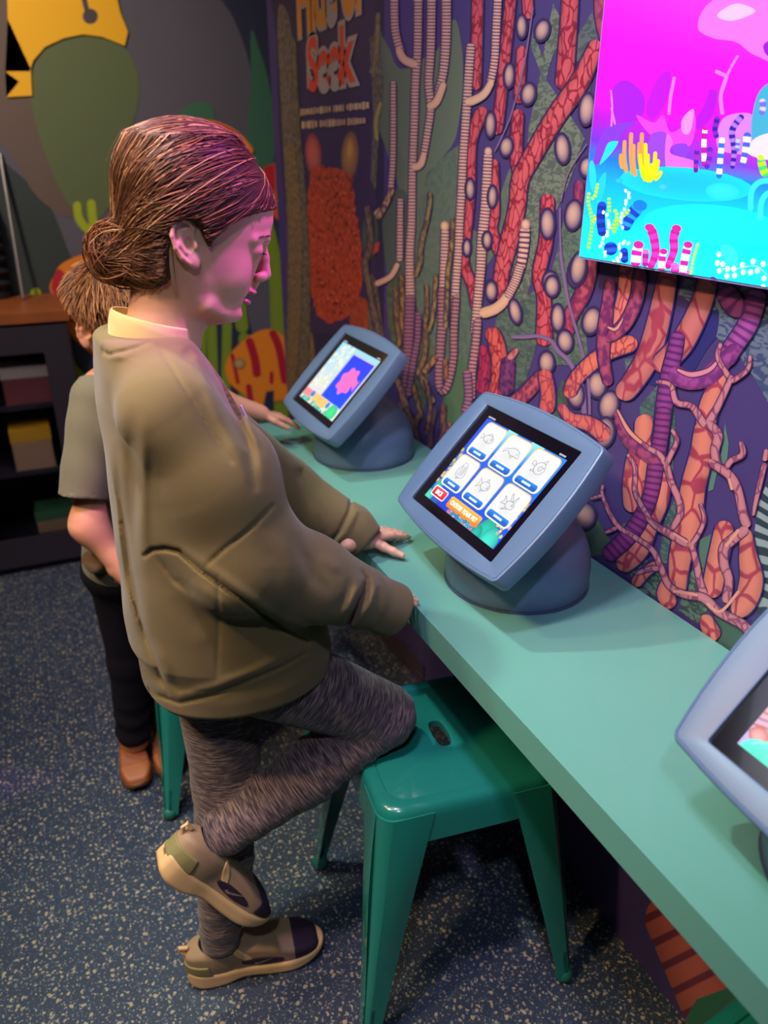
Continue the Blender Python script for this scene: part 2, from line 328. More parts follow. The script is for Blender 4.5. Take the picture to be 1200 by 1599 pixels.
red(CA([(890, 1010), (880, 1250), (845, 1420), (870, 1560), (870, 1800)]), [21, 20, 20, 26])
red(CB([(840, 800), (880, 860), (900, 960), (900, 1100), (870, 1200)]), [22, 26, 26], 'cc5a4e')
red(CB([(800, 900), (820, 1000), (800, 1180)]), [16, 20], 'a8304e', '6c1a48')
# purple corals
PUR, PURD = '96417c', '5e2560'
def pur(pts, w, c=PUR, c2=PURD, ring=9): A.ribbon(pts, w, c, 0, c2, edge=.6, ring=ring, ringw=.4, outline=('2b1e4e', 4))
def maz(pts, w, c='a84a66', c2='6e2a5c'): A.ribbon(pts, w, c, 5, c2, edge=.6, outline=('2b1e4e', 4))
maz(CA([(1165, -60), (1170, 90), (1200, 230)]), [20, 20], 'a8485c', '7a2c50'); maz(CA([(1050, 940), (1050, 1040), (1020, 1180)]), [14, 14], 'a03e52')
maz(CCp([(330, -30), (300, 160), (230, 300), (210, 400)]), [26, 24, 20], 'b24a5c', '7a2c50')
maz(CB([(960, 960), (950, 1100), (940, 1190)]), [20, 24], '7a3a6a', '4c2450')
maz(CB([(1200, 1040), (1130, 1100), (1060, 1180), (960, 1260)]), [20, 22], 'b4525c', '7a2c50')
maz(CB([(1010, 920), (960, 980)]), 10, 'c77a70', '9c4a5c')
# tan ringed whip corals
TAN, TAND = 'd6a58e', '542c5c'
def tan(pts, w, ring=5.2, c=TAN, c2=TAND, beads=.12): A.ribbon(pts, w, c, 0, c2, edge=.72, ring=ring, ringw=.36, beads=beads, outline=('33224c', 3))
def smo(pts, w, c='d3a184'): A.ribbon(pts, w, c, edge=.75, outline=('33224c', 3))
tan(CA([(90, -40), (95, 160), (130, 290)]), [12, 12]); tan(CA([(215, -40), (212, 250), (200, 440), (195, 620), (185, 880), (180, 1150), (170, 1350), (175, 1600), (180, 1750)]), [13, 12, 12, 11, 12, 13, 17])
smo(CA([(110, 250), (140, 310), (210, 340)]), [11, 14]); tan(CA([(285, -40), (280, 250), (270, 430), (280, 560), (262, 700), (240, 830)]), [13, 13, 12, 11, 10])
tan(CA([(362, -40), (360, 200), (345, 380), (310, 520)]), [14, 14, 11]); smo(CA([(350, 430), (310, 530), (262, 560)]), [10, 13]); smo(CA([(245, 800), (225, 860), (180, 870)]), [9, 13])
tan(CA([(85, 420), (85, 640), (82, 850), (70, 1000)]), [8, 9, 9]); smo(CA([(75, 980), (50, 1060), (-10, 1120)]), [9, 9])
tan(CA([(122, 1030), (120, 1200), (118, 1360)]), [9, 10]); smo(CA([(110, 1370), (70, 1440), (-10, 1480)]), [8, 9])
tan(CA([(490, 225), (475, 440), (465, 600), (450, 800), (440, 1000), (430, 1180), (425, 1300), (410, 1500), (400, 1750)]), [13, 13, 12, 12, 12, 13])
tan(CA([(632, -40), (622, 150), (612, 320), (590, 440)]), [12, 12, 11]); smo(CA([(600, 420), (560, 490), (500, 525), (460, 530)]), [10, 14])
tan(CA([(580, 785), (572, 950), (565, 1080), (548, 1250), (540, 1400), (525, 1560), (510, 1750)]), [13, 15, 15, 13, 14])
A.blob(CA([(580, 790)])[0], 6, 7, 0, 'd8ae90', '9a6a72')
tan(CA([(355, 1180), (352, 1300), (345, 1500), (340, 1640)]), [12, 12]); A.blob(CA([(353, 1178)])[0], 6.5, 8, 0, 'e0b58a', 'a07064')
tan(CA([(772, 1180), (765, 1290), (745, 1400), (710, 1500)]), [16, 15, 13], 8); A.blob(CA([(775, 1170)])[0], 7.5, 9, 0, 'dcb08e', '8d5f74')
smo(CB([(1010, 480), (960, 600), (890, 680), (790, 715)]), [12, 15, 17]); tan(CB([(1030, 420), (1000, 520), (950, 620)]), [14, 13], 4)
tan(CB([(780, 740), (765, 900), (745, 1050), (740, 1220)]), [12, 12], 6, 'b98478'); tan(CB([(715, 1040), (725, 1200), (700, 1300)]), [12, 12], 6, 'a36a78')
tan(CB([(380, 600), (375, 760), (370, 900), (360, 1100), (330, 1300)]), [17, 14, 12], 6, '98646e'); tan(CB([(575, 560), (570, 760), (560, 900), (550, 1100), (565, 1180)]), [15, 13, 11], 6, 'a87470')
tan(CB([(655, 600), (640, 800), (635, 980), (600, 1140), (560, 1180)]), [11, 11, 10], 6, 'a9776c'); tan(CB([(430, 700), (425, 860), (400, 1000), (370, 1200)]), [9, 9], 6, '90606c')
for pts, w, c in (([(330, 480), (335, 700), (320, 880), (300, 900)], 7, '98713f'), ([(480, 540), (480, 680), (470, 800), (490, 820), (520, 700), (535, 480)], 6, '8f7444'), ([(470, 800), (470, 950), (430, 1050)], 7, '876a44'),
                  ([(635, 150), (625, 330), (605, 460), (600, 560), (590, 800)], 6, '8f7a4c'), ([(500, 0), (490, 130), (450, 300), (440, 420), (410, 500)], 7, '8a7650'), ([(300, 560), (305, 760), (325, 860)], 7, '8b6b42'),
                  ([(430, 1050), (470, 1130), (520, 1240)], 9, 'b8845c'), ([(540, 960), (500, 1010), (460, 1060)], 9, 'a8784e'), ([(300, 1080), (340, 1200), (400, 1380)], 9, 'a37462'), ([(400, 1130), (430, 1250), (450, 1330)], 7, '9a6a45'),
                  ([(590, 980), (590, 1100)], 7, 'a0624a'), ([(440, 1300), (410, 1380), (420, 1500)], 8, '966a58'), ([(580, 1240), (570, 1400), (560, 1500)], 8, 'a45f50'), ([(530, 1260), (500, 1400), (500, 1500)], 9, '6a4660'),
                  ([(130, 80), (150, 300), (120, 420), (150, 600), (190, 800)], 9, '7b6a55'), ([(280, -20), (230, 90), (190, 160)], 9, 'bd8f72'), ([(590, 1350), (540, 1500)], 7, '7a4c5e'), ([(350, 1250), (420, 1420), (450, 1560)], 7, '8a5f50'),
                  ([(470, 1090), (500, 1250), (480, 1420)], 6, '9b6c4c'), ([(620, 1350), (600, 1450), (610, 1560)], 7, 'b06a55')):
    A.ribbon(CB(pts), w, c, 5, '5a4340', edge=.7, outline=('33263f', 3))
# pods on thin stems
STEM = '6f5276'
def stem(pts, w): A.ribbon(pts, w, '7d6088', edge=.65)
def pod(c, rx, ry, rot=0): A.blob(c, rx+3.5, ry+4, rot, '3a2950', '33244c'); A.blob(c, rx, ry, rot, 'c9a08c', '4e3763', hi=(-.22, -.2))
for x, y, rx, ry, r in ((755, 140, 7, 17, 0), (862, 160, 10, 16, 18), (690, 395, 7, 18, 4), (790, 490, 10, 16, 10), (592, 650, 7, 19, 2), (675, 765, 9, 14, 8), (487, 985, 6, 15, 0), (603, 1025, 6, 16, 2), (470, 1290, 5, 12, 0),
                        (575, 1250, 6, 12, 0), (595, 1510, 8, 14, 0), (1095, 570, 11, 24, 6), (968, 775, 10, 22, -4), (1095, 870, 10, 14, 10), (890, 1165, 10, 22, 0), (1025, 1120, 12, 22, 8), (905, 1470, 11, 16, 0), (1045, 1410, 13, 24, 12)):
    pod(CA([(x, y)])[0], rx, ry, r)
stem(CA([(815, 40), (770, 330), (700, 600), (615, 790)]), 2.5); stem(CA([(1095, 750), (1000, 900), (960, 1050)]), 2); stem(CA([(955, 1080), (960, 1300), (990, 1500), (1010, 1620)]), 3)
for x, y, rx, ry, r in ((140, 150, 10, 15, 0), (270, 60, 11, 24, 10), (168, 305, 9, 20, 0), (205, 420, 11, 16, -5), (335, 320, 13, 20, 15), (113, 525, 11, 16, 0), (255, 680, 12, 20, -8), (363, 635, 13, 19, 0), (420, 735, 14, 21, 12), (400, 870, 14, 22, 8)):
    if (x, y) in ((255, 680),): stem(CCp([(-60, 400), (60, 395), (130, 415), (170, 470), (230, 530), (290, 660), (300, 850)]), [5, 7, 8, 9])
    pod(CCp([(x, y)])[0], rx, ry, r)
stem(CCp([(180, -20), (215, 200), (270, 400), (310, 560), (325, 720), (322, 880)]), 4.5)
pod(CD([(135, 620)])[0], 15, 19, 0); pod(CB([(1000, 700)])[0], 8, 18, -12); pod(CB([(860, 580)])[0], 8, 14, 0)
stem(CB([(980, 850), (1060, 850), (1140, 845), (1210, 870)]), 6)
# large orange corals
ORG, ORD = 'd07a68', 'a03c50'
def org(pts, w, c=ORG, mi=2): A.ribbon(pts, w, c, mi, ORD, edge=.66, outline=('2c2160', 5))
org(CCp([(510, 30), (500, 200), (460, 330), (430, 470)]), [22, 24, 16], 'd07468', 1)
org(CCp([(720, 40), (680, 260), (620, 480), (540, 620), (470, 700)]), [27, 34, 36, 30], 'bf6c68'); org(CCp([(920, 60), (880, 230), (800, 400), (740, 480), (650, 560)]), [30, 32, 36, 32], 'bf6c68')
org(CCp([(560, 420), (400, 480), (280, 580), (240, 640), (220, 700)]), [26, 24, 20], 'd4705c', 1)
org(CCp([(100, 560), (120, 680), (110, 780)]), [20, 24], 'cc5f55', 1)
org(CCp([(180, 730), (230, 800), (330, 830), (420, 900)]), [12, 22, 26], 'cf6860', 1)
org(CCp([(598, 780), (600, 900), (590, 1000)]), [28, 30], 'c87464')
org(CD([(480, 30), (475, 160), (440, 300), (420, 450), (410, 600)]), [28, 29, 34, 34, 24])
org(CD([(600, 330), (570, 520), (510, 680), (440, 830), (330, 930)]), [20, 30, 26, 32, 26])
org(CCp([(1000, 560), (920, 720), (890, 900), (860, 1030), (830, 1200)]), [20, 30, 32, 36]); org(CD([(840, 60), (820, 250), (770, 450), (740, 680), (690, 880), (680, 1080)]), [30, 36, 38, 40, 34, 24])
org(CD([(960, 650), (930, 800), (900, 950), (870, 1100)]), [29, 31, 32, 30]); org(CD([(1080, 700), (1090, 850), (1110, 1000), (1070, 1130), (1000, 1190)]), [16, 26, 36, 38, 26])
org(CD([(640, 980), (600, 1080), (660, 1150)]), [20, 26]); org(CD([(830, 1200), (870, 1290), (900, 1350)]), [20, 30]); org(CD([(560, 900), (480, 960), (420, 1030)]), [14, 18])
# purple ridged foreground corals
maz(CCp([(430, 110), (415, 240), (400, 380), (395, 500), (420, 640)]), [15, 18, 22, 18, 14]); maz(CCp([(575, 60), (560, 200), (510, 320), (440, 390), (400, 400)]), [20, 20, 20, 18])
smo(CCp([(415, 350), (455, 362), (490, 310)]), [3, 6, 2], 'd08a80')
pur(CCp([(1160, 160), (1110, 330), (1040, 440), (980, 540)]), [32, 30, 28], 'a24f92', '6a2a74', 13); pur(CCp([(980, 150), (1040, 240), (1100, 260)]), [30, 34], '9c4a80', '6a2a74', 16)
pur(CCp([(765, 370), (750, 460), (725, 560), (700, 700), (680, 850), (660, 950)]), [20, 24, 26, 24, 24], '8c3c82', '5c2468', 11)
A.ribbon(CCp([(725, 560), (800, 610), (900, 600), (980, 530), (1060, 440)]), [30, 30, 28, 20], '9a4488', 5, '742f72', edge=.6); smo(CCp([(760, 560), (830, 585), (920, 560), (970, 500)]), [4, 8, 7, 3], 'cf8290')
pur(CD([(600, -20), (580, 150), (550, 330), (520, 500), (470, 620), (390, 740), (250, 870)]), [24, 22, 24, 22, 24, 26, 24], '8a3a78', '5c2460', 10)
A.ribbon(CD([(320, 10), (380, 160), (480, 250), (560, 310)]), [12, 20, 24, 20], '9c4668', 5, '6a2a5c', edge=.6); smo(CD([(325, 0), (390, 120), (470, 195), (540, 240)]), [3, 6, 6, 2], 'd68c78')
# thin angular foreground corals
BR, BRD = 'bd7a80', '8a4a66'
def br(pts, w): A.ribbon(pts, w, BR, 1, BRD, edge=.72, outline=('4a2456', 3), step=3)
def brs(pts, w): A.ribbon(pts, w, 'd79484', edge=.75, step=3)
for pts, w in (([(655, 620), (725, 635), (755, 720), (830, 740), (880, 810), (905, 840)], [5, 8, 9, 12]), ([(975, 430), (960, 500), (1010, 590), (1020, 610), (960, 740), (910, 830)], [6, 8, 9, 12]),
               ([(1120, 490), (1105, 560), (1025, 620)], [5, 7, 8]), ([(905, 820), (960, 880), (945, 960), (960, 1030), (1000, 1060), (1040, 1130)], [13, 14, 11, 11])): br(CCp(pts), w)
for pts, w in (([(870, 290), (890, 320), (980, 380), (1030, 460), (1060, 600), (1090, 690)], [10, 13, 12, 14, 14]), ([(1050, 185), (1060, 260), (990, 300), (960, 350)], [7, 9, 8]), ([(1190, 310), (1150, 480), (1120, 620)], [8, 7, 5]),
               ([(1090, 690), (1000, 760), (950, 810), (950, 900), (980, 1000), (960, 1130)], [15, 15, 14, 12, 14]), ([(470, 190), (500, 220), (570, 260), (610, 320)], [5, 8, 9]), ([(645, 115), (675, 180), (640, 260), (610, 320)], [5, 7, 8]),
               ([(610, 310), (640, 420), (690, 540), (690, 620), (640, 700)], [10, 9, 10, 9]), ([(385, 260), (430, 340), (430, 480), (490, 600), (540, 670), (640, 730), (740, 790)], [5, 7, 7, 8, 11, 12]),
               ([(810, 545), (835, 640), (800, 730), (760, 790)], [5, 6, 7]), ([(760, 790), (790, 900), (810, 1010), (840, 1090)], [9, 9, 12]), ([(240, 440), (240, 510), (320, 670), (420, 740), (530, 820), (580, 920), (630, 1030), (720, 1080), (830, 1100), (920, 1180), (1050, 1250), (1110, 1300), (1300, 1420)], [4, 6, 7, 8, 10, 13, 13, 15, 15]),
               ([(170, 520), (240, 500)], [4, 5]), ([(255, 720), (320, 690)], [4, 6]), ([(430, 960), (520, 930), (580, 930)], [5, 8, 7]), ([(1200, 230), (1190, 300)], [6, 8])): br(CD(pts), w)
for pts, w in (([(980, 400), (1000, 470)], 5), ([(1040, 1060), (930, 1180), (850, 1130)], 5), ([(650, 1060), (720, 1070), (800, 1085)], 5), ([(650, 720), (740, 775)], 4), ([(960, 800), (1040, 700)], 6)): brs(CD(pts), w)
# kelp leaf and ribbed coral below the counter
A.poly([(585, 982), (610, 990), (640, 1010), (664, 1040), (663, 1070), (625, 1064), (600, 1020)], '4a3d45', 4, '2c2440')
A.ribbon([(1150, 1640), (1110, 1560), (1070, 1480), (1030, 1400)], [120, 95, 82, 70], 'b25c50', 0, '6e2c3c', edge=.7, ring=40, ringw=.3, beads=.04, step=3)
A.poly([(1060, 1640), (1090, 1560), (1200, 1520), (1200, 1650)], '2c6a52')
A.ribbon([(830, 1330), (845, 1370), (850, 1420)], 4, '3c2f42', edge=.8)
mural = A.build('coral_mural', MA, WR); mural['label'] = 'printed coral reef artwork with red, orange, purple and tan corals'
# lettering of the game sign on the mural
def letters(txt, name, x0, x1, ytop, ybot, cols, off, shear=0, parent=WR, outl=.02):
    out = []
    for k, (c, o, d) in enumerate(cols):
        cu = bpy.data.curves.new(name, 'FONT'); cu.body = txt; cu.offset = o; cu.extrude = 0; cu.size = 1; cu.shear = shear; cu.space_character = .92
        to = bpy.data.objects.new(name, cu); COL.objects.link(to); bpy.context.view_layer.update()
        me = bpy.data.meshes.new_from_object(to.evaluated_get(bpy.context.evaluated_depsgraph_get())); bpy.data.objects.remove(to); out.append((me, c, d))
    xs = [v.co.x for v in out[-1][0].vertices]; ys = [v.co.y for v in out[-1][0].vertices]
    bx0, bx1, by0, by1 = min(xs), max(xs), min(ys), max(ys); A0 = at(0, XW, x0, ybot); A1 = at(0, XW, x1, ybot); T0 = at(0, XW, x0, ytop)
    res = []
    for me, c, d in out:
        for v in me.vertices:
            a = (v.co.x-bx0)/(bx1-bx0); b = (v.co.y-by0)/(by1-by0)
            v.co = (XW-.0006-off-d*.5, A0[1]+(A1[1]-A0[1])*a, A0[2]+(T0[2]-A0[2])*b)
        me.materials.append(mat('letter_'+name, c, .45)); o = bpy.data.objects.new(name, me); COL.objects.link(o); o.parent = parent; res.append(o)
    return res
LO = A.layer*A.step
letters('Hide or', 'heading_lettering', 468, 577, -62, 60, [('b09a84', .07, .0004), ('e58a2e', .03, .0010)], LO)
letters('Seek', 'heading_lettering', 484, 558, 60, 146, [('b09a84', .09, .0004), ('e2452e', .03, .0010)], LO)
A2 = Art(wmap, .000005); A2.layer = A.layer+40
for (xa, ya, xb, yb) in ((471, 176, 575, 165), (473, 196, 573, 189)):   # two lines of small print, too blurred to read
    r = random.Random(int(ya)); x = xa
    while x < xb:
        w = r.uniform(3, 6.5); y = ya+(yb-ya)*(x-xa)/(xb-xa); hh = r.uniform(4.5, 6.5)
        A2.poly([(x, y-hh), (x+w-1, y-hh-.1), (x+w-1, y+hh-.6), (x, y+hh-.5)], r.choice(['c9a27a', 'b58f72'])); x += w+(r.random() < .15)*2.5
A2.build('small_print', MA, WR)
# ---------------------------------------------------------------- painted shapes on the far wall
BA = [artmat('paint_plain', rough=.7)]
B = Art(lambda x, y, off: tuple(float(v) for v in (at(1, YB-.0008-off, x, y))), .0004)
B.poly([(-60, 250), (60, 300), (110, 400), (140, 470), (120, 600), (-60, 600)], '2f3a38', smooth=True)
B.poly([(-80, -80), (90, -80), (60, 60), (50, 150), (120, 330), (60, 310), (0, 220), (-80, 190)], '63534a', smooth=True)
B.poly([(140, 52), (185, 66), (214, 110), (216, 160), (195, 230), (180, 300), (150, 345), (108, 320), (70, 240), (48, 150), (60, 90), (95, 62)], '5a6742', smooth=True)
B.poly([(300, -60), (470, -60), (470, 640), (430, 640), (425, 480), (425, 380), (400, 300), (395, 130), (360, 20)], '2b3048', smooth=True)
B.poly([(392, 50), (404, 75), (420, 130), (430, 210), (420, 300), (400, 300), (385, 230), (392, 150)], '3b6a52', smooth=True)
B.poly([(280, 180), (300, 162), (325, 162), (335, 185), (330, 230), (285, 230)], '3f6e52', smooth=True)
B.ribbon([(300, 230), (300, 420), (330, 500), (350, 640)], [70, 100, 140], '1f2a45', edge=1)
for pts, w in (([(120, 315), (125, 345), (150, 370)], 13), ([(142, 312), (146, 350), (152, 380)], 14), ([(178, 275), (178, 330)], 12), ([(56, 450), (56, 470)], 17), ([(100, 500), (110, 570), (150, 605), (190, 620)], 16), ([(330, 500), (335, 640)], 16), ([(355, 500), (352, 640)], 15), ([(385, 380), (375, 470), (380, 520)], 20), ([(410, 330), (430, 420), (435, 560), (440, 660)], 22),
               ([(380, 640), (384, 560), (380, 520)], 18), ([(318, 500), (316, 640)], 10), ([(430, 660), (438, 560)], 18)):
    B.ribbon(pts, w, 'a3b018' if pts[0][0] < 200 else '7d9422', edge=.9)
YEL = 'f0b414'
B.poly([(10, -60), (12, 30), (22, 75), (48, 108), (50, 150), (10, 152), (30, 128), (8, 112), (46, 112), (52, 95), (70, 74), (100, 60), (130, 54), (160, 58), (195, 72), (200, 50), (188, 20), (170, -60)], YEL)
B.blob((141, 26), 12, 12, 0, '4a4248', '4a4248'); B.ribbon([(126, -30), (134, 10), (140, 25)], 8, '4a4248', edge=1)
# striped fish
B.poly([(300, 190), (330, 188), (362, 200), (384, 218), (396, 236), (385, 243), (360, 235), (330, 220)], 'f08a1a', smooth=True)
B.poly([(312, 189), (345, 195), (374, 212), (366, 232), (335, 218)], 'cc1f22', smooth=True)
B.poly([(412, 262), (436, 252), (442, 300), (440, 350), (420, 330)], 'e2562a'); B.poly([(412, 262), (428, 256), (430, 300), (418, 310)], 'c21f28')
B.poly([(100, 410), (84, 432), (78, 452), (92, 478), (108, 520), (160, 560), (220, 540), (220, 410), (150, 395)], 'e8821a', smooth=True)
B.poly([(92, 420), (80, 450), (94, 470), (104, 500), (118, 500), (112, 450)], 'b8202e', smooth=True)
B.poly([(395, 522), (425, 515), (450, 535), (458, 580), (452, 620), (425, 628), (400, 640), (385, 620), (360, 600), (352, 575), (362, 550)], 'ef8a18', smooth=True)
for pts, w in (([(388, 528), (398, 560), (402, 590)], 13), ([(424, 516), (436, 545), (446, 600)], 12), ([(362, 552), (368, 580), (372, 600)], 6), ([(388, 600), (392, 630)], 9), ([(424, 580), (424, 600)], 6)): B.ribbon(pts, w, 'b3122c', edge=1)
B.blob((374, 568), 9, 9, 0, 'c8a468', '9c6a3a'); B.poly([(416, 612), (428, 610), (426, 650), (408, 650)], '1f2a45')
B.build('reef_painting', BA, WB)
# ---------------------------------------------------------------- counter
M_mint = mat('mint_paint', '609c8c', .32, noise=.07, nscale=5, coat=.25)
nt = M_mint.node_tree; n = nt.nodes.new('ShaderNodeTexNoise'); n.inputs['Scale'].default_value = 7; n.inputs['Detail'].default_value = 6
mr = nt.nodes.new('ShaderNodeMapRange'); mr.inputs[3].default_value = .25; mr.inputs[4].default_value = .5; nt.links.new(n.outputs[0], mr.inputs[0]); nt.links.new(mr.outputs[0], nt.nodes['Principled BSDF'].inputs['Roughness'])
CT = empty('counter', ((.474+XW)/2, .5, 0)); tag(CT, 'long mint green painted counter running along the coral mural wall', 'counter')
bm = bmesh.new(); box(bm, .474-CT.location.x, XW-CT.location.x-.006, -1.7, 1.45, .695, .74); obj('counter_top', bm, M_mint, CT, bev=.003)
for yy in (-1.3, -.6):
    bm = bmesh.new(); box(bm, .13, .177, yy-.03, yy+.03, 0, .694); obj('support', bm, mat('support_paint', '20242f', .6), CT, bev=.003)
# ---------------------------------------------------------------- display on the mural
DP = empty('wall_display', (XW-.0115, .6, 1.6)); tag(DP, 'large glowing screen on the mural wall showing a pink and cyan reef', 'screen')
DX = XW-.035; dl = DP.location
y1 = float(at(0, DX, 947.5, 0)[1]); zb = float(at(0, DX, 904, 403.5)[2]); y1 = float(at(0, DX, 904, 403.5)[1]); y0 = y1-1.25; zt = zb+.74
M_case = mat('display_edge', '8c7fae', .25); bm = bmesh.new(); box(bm, DX-dl.x, XW-.012-dl.x, y0-dl.y, y1-dl.y, zb-dl.z, zt-dl.z); obj('panel_body', bm, M_case, DP, bev=.002)
def dmap(x, y, off):
    p = at(0, DX-.0012-off, x, y); return (DX-.0012-off-dl.x, min(max(float(p[1]), y0+.003), y1-.003)-dl.y, min(max(float(p[2]), zb+.003), zt-.003)-dl.z)
D = Art(dmap, .000012)
# background: columns of rows following the reef picture
rows = [(-160, 'ff30ff', 'ff50ff'), (60, 'ff00ff', 'ff10ff'), (135, 'e800ff', 'f400f8'), (185, 'a808e0', 'c808e0'), (222, '6a28d8', '8030d8'), (246, '1868d8', '1878d8'), (285, '00a0e8', '04b0ec'), (340, '00c0f0', '00ccf4'), (520, '10e4f0', '10eaf0')]
b0 = len(D.v); gx = np.linspace(880, 1420, 30)
for v_, ca, cb in rows:
    for x in gx:
        k = float(np.clip((x-930)/250, 0, 1)); c = tuple((1-k)*np.array(lin(ca))+k*np.array(lin(cb))); D.v.append(dmap(x, v_+.17*(x-940), 0)); D.c.append(c); D.c2.append(c)
for i in range(len(rows)-1):
    for j in range(29): D.f.append((b0+i*30+j, b0+i*30+j+1, b0+(i+1)*30+j+1, b0+(i+1)*30+j)); D.mi.append(0)
D.layer = 3
DD = lambda pts: [(880+x*.30019, y*.30019) for x, y in pts]
D.poly(DD([(700, 140), (780, 0), (1100, -150), (1150, 300), (1000, 290), (900, 220), (780, 200)]), 'ff66ff', smooth=True); D.poly(DD([(800, 80), (900, 20), (1000, 60), (880, 110)]), 'ffa6ff', smooth=True)
D.poly(DD([(1045, 230), (1120, 210), (1150, 330), (1060, 290)]), '8a10b8', smooth=True)
for pts, c in (([(255, 470), (330, 420), (420, 500), (400, 620), (260, 640)], '9a10d8'), ([(430, 560), (500, 400), (560, 380), (540, 520), (470, 620)], 'b008d0'), ([(700, 560), (740, 470), (800, 480), (780, 600), (700, 680)], 'a808c8'), ([(560, 560), (640, 430), (760, 430), (700, 600)], 'e800e8'),
               ([(380, 600), (470, 640), (520, 600), (560, 690), (640, 640), (670, 570), (690, 640), (660, 760), (560, 760), (450, 700)], 'e03cf0'), ([(460, 700), (530, 690), (540, 760), (520, 860), (540, 910), (470, 850), (440, 780)], '8a3ad0'), ([(570, 760), (640, 750), (650, 800), (600, 830)], '8034c8'),
               ([(540, 700), (570, 740), (560, 800), (680, 840), (700, 900), (560, 920), (530, 830)], 'e860f0'), ([(200, 700), (260, 650), (380, 640), (300, 700), (280, 780), (160, 860)], '7a30e8'), ([(620, 620), (680, 570), (660, 690), (620, 690)], 'ff80f8'),
               ([(830, 620), (960, 590), (1020, 650), (990, 790), (880, 800), (800, 760)], 'c070f0'), ([(1020, 480), (1100, 460), (1110, 800), (1000, 760), (980, 640)], '3a98b8'), ([(1000, 720), (1110, 700), (1110, 830), (960, 800)], 'd8c0f8')):
    D.poly(DD(pts), c, smooth=True)
for pts, w in (([(550, 600), (560, 500), (580, 400)], 5), ([(830, 600), (820, 500), (850, 400), (830, 390), (790, 370)], 6), ([(850, 400), (880, 340), (910, 290)], 4), ([(250, 660), (255, 560), (248, 470)], 3), ([(270, 650), (250, 560)], 3)): D.ribbon(DD(pts), w, 'ff6cff', edge=1)
D.blob(DD([(640, 960)])[0], 105, 26, 5, '12a8e8', '0cc0f0'); D.blob(DD([(780, 1180)])[0], 110, 34, 5, '10dcf4', '06d2f8')
D.blob(DD([(830, 1000)])[0], 27, 14, 5, '28c8f4', '18c0f0'); D.blob(DD([(520, 975)])[0], 8, 6, 0, '38b8f8', '1aa6ee'); D.blob(DD([(290, 942)])[0], 6, 4, 0, '30b0f8', '1a9eee')
D.poly(DD([(190, 860), (210, 800), (235, 745), (275, 735), (285, 745), (250, 800)]), '20c8d8', smooth=True); D.poly(DD([(135, 860), (155, 840), (172, 920), (160, 1000), (140, 960)]), '1cc0c8', smooth=True); D.poly(DD([(170, 1000), (190, 930), (222, 900), (215, 990), (180, 1080)]), '18b8d0', smooth=True)
def stripe(pts, w, a, b, ring=11, top=None, rw=.45):
    D.ribbon(DD(pts), w, a, 0, b, edge=.85, ring=ring, ringw=rw, step=2)
    if top: D.blob(DD([pts[-1]])[0], w[-1]/2, w[-1]/2.6, 10, top, top)
for x, t, bt in ((300, 800, 880), (318, 730, 900), (352, 690, 910), (365, 750, 920), (408, 690, 900), (395, 740, 880)): D.ribbon(DD([(x+10, bt), (x, (t+bt)/2), (x+2, t)]), 6.5, 'e89048', edge=.8)
for x, t, bt, dx in ((400, 800, 930, 18), (428, 745, 940, 5), (440, 800, 950, 0), (480, 790, 940, -20), (495, 830, 930, -25), (510, 890, 940, -35), (462, 850, 950, -10), (415, 860, 945, 12)): D.ribbon(DD([(x+dx, bt), (x+dx*.3, (t+bt)/2), (x, t)]), 6, 'ffd400', edge=.85)
stripe([(735, 870), (732, 760), (738, 670)], [8, 8], 'ffffff', 'b010a0', 22, 'e00890'); stripe([(690, 900), (692, 830), (698, 775)], [7, 8], 'a020b0', '5018a0', 14); stripe([(745, 880), (760, 820), (764, 765)], [8, 9], '9024c0', '5a1ca8', 14)
stripe([(800, 720), (790, 670), (806, 605)], [8, 9], '7020c0', '301880', 12); stripe([(810, 930), (820, 800), (828, 715)], [9, 9], 'ffffff', '2068e8', 16); stripe([(880, 880), (890, 780), (880, 680), (935, 600)], [7, 10, 10], 'a068e8', '281888', 12)
stripe([(930, 870), (950, 780), (960, 690)], [8, 13], 'ffffff', '3858e0', 16); stripe([(905, 790), (910, 720)], [7, 7], 'a8b8ff', '4a60e8', 10); stripe([(1030, 600), (1040, 560), (1035, 515)], [9, 10], 'c8b0e8', '6a60c8', 14)
stripe([(1060, 920), (1040, 880), (1028, 820)], [13, 12], 'a8f020', '38c850', 12, 'b8ff40')
for pts in ([(975, 1100), (980, 1000), (1020, 950), (1090, 940)], [(1025, 1150), (1030, 1060), (1060, 1010), (1110, 1000)]): D.ribbon(DD(pts), 9, '30d8e0', edge=.8)
stripe([(205, 1230), (195, 1140), (205, 1050)], [13, 14], '1040c8', '0a2890', 14); stripe([(320, 1200), (350, 1130), (400, 1070)], [14, 22], '1890e0', '0838b8', 14, '0a70d0'); stripe([(250, 1330), (245, 1260)], [20, 22], '1060d8', '0a2ca0', 12); stripe([(320, 1370), (316, 1290)], [12, 12], '1040c8', '081c90', 12)
for pts in ([(130, 1300), (150, 1160), (130, 1050), (135, 1000)], [(150, 1170), (165, 1140), (160, 1120)], [(140, 1040), (165, 1020), (180, 955)], [(245, 1200), (280, 1130), (265, 1090)], [(260, 1220), (290, 1150), (330, 1110), (345, 1090)], [(240, 1110), (238, 1030)]): stripe(pts, [5, 5], 'c8f028', '58c878', 6)
rr = random.Random(5)
for pts in ([(215, 1330), (200, 1260), (235, 1220), (230, 1170), (215, 1100)], [(300, 1180), (315, 1110), (335, 1040), (335, 1000)], [(290, 1340), (300, 1270), (330, 1270)], [(260, 1380), (290, 1340)]):
    C_ = catmull(DD(pts), 3)
    D.ribbon(DD(pts), 1.6, '60d8a8', edge=1)
    for p in C_: D.blob((p[0]+rr.uniform(-3, 3), p[1]+rr.uniform(-2, 2)), 2.2, 3.2, rr.uniform(-30, 30), 'fff4d8', 'e8d0c0')
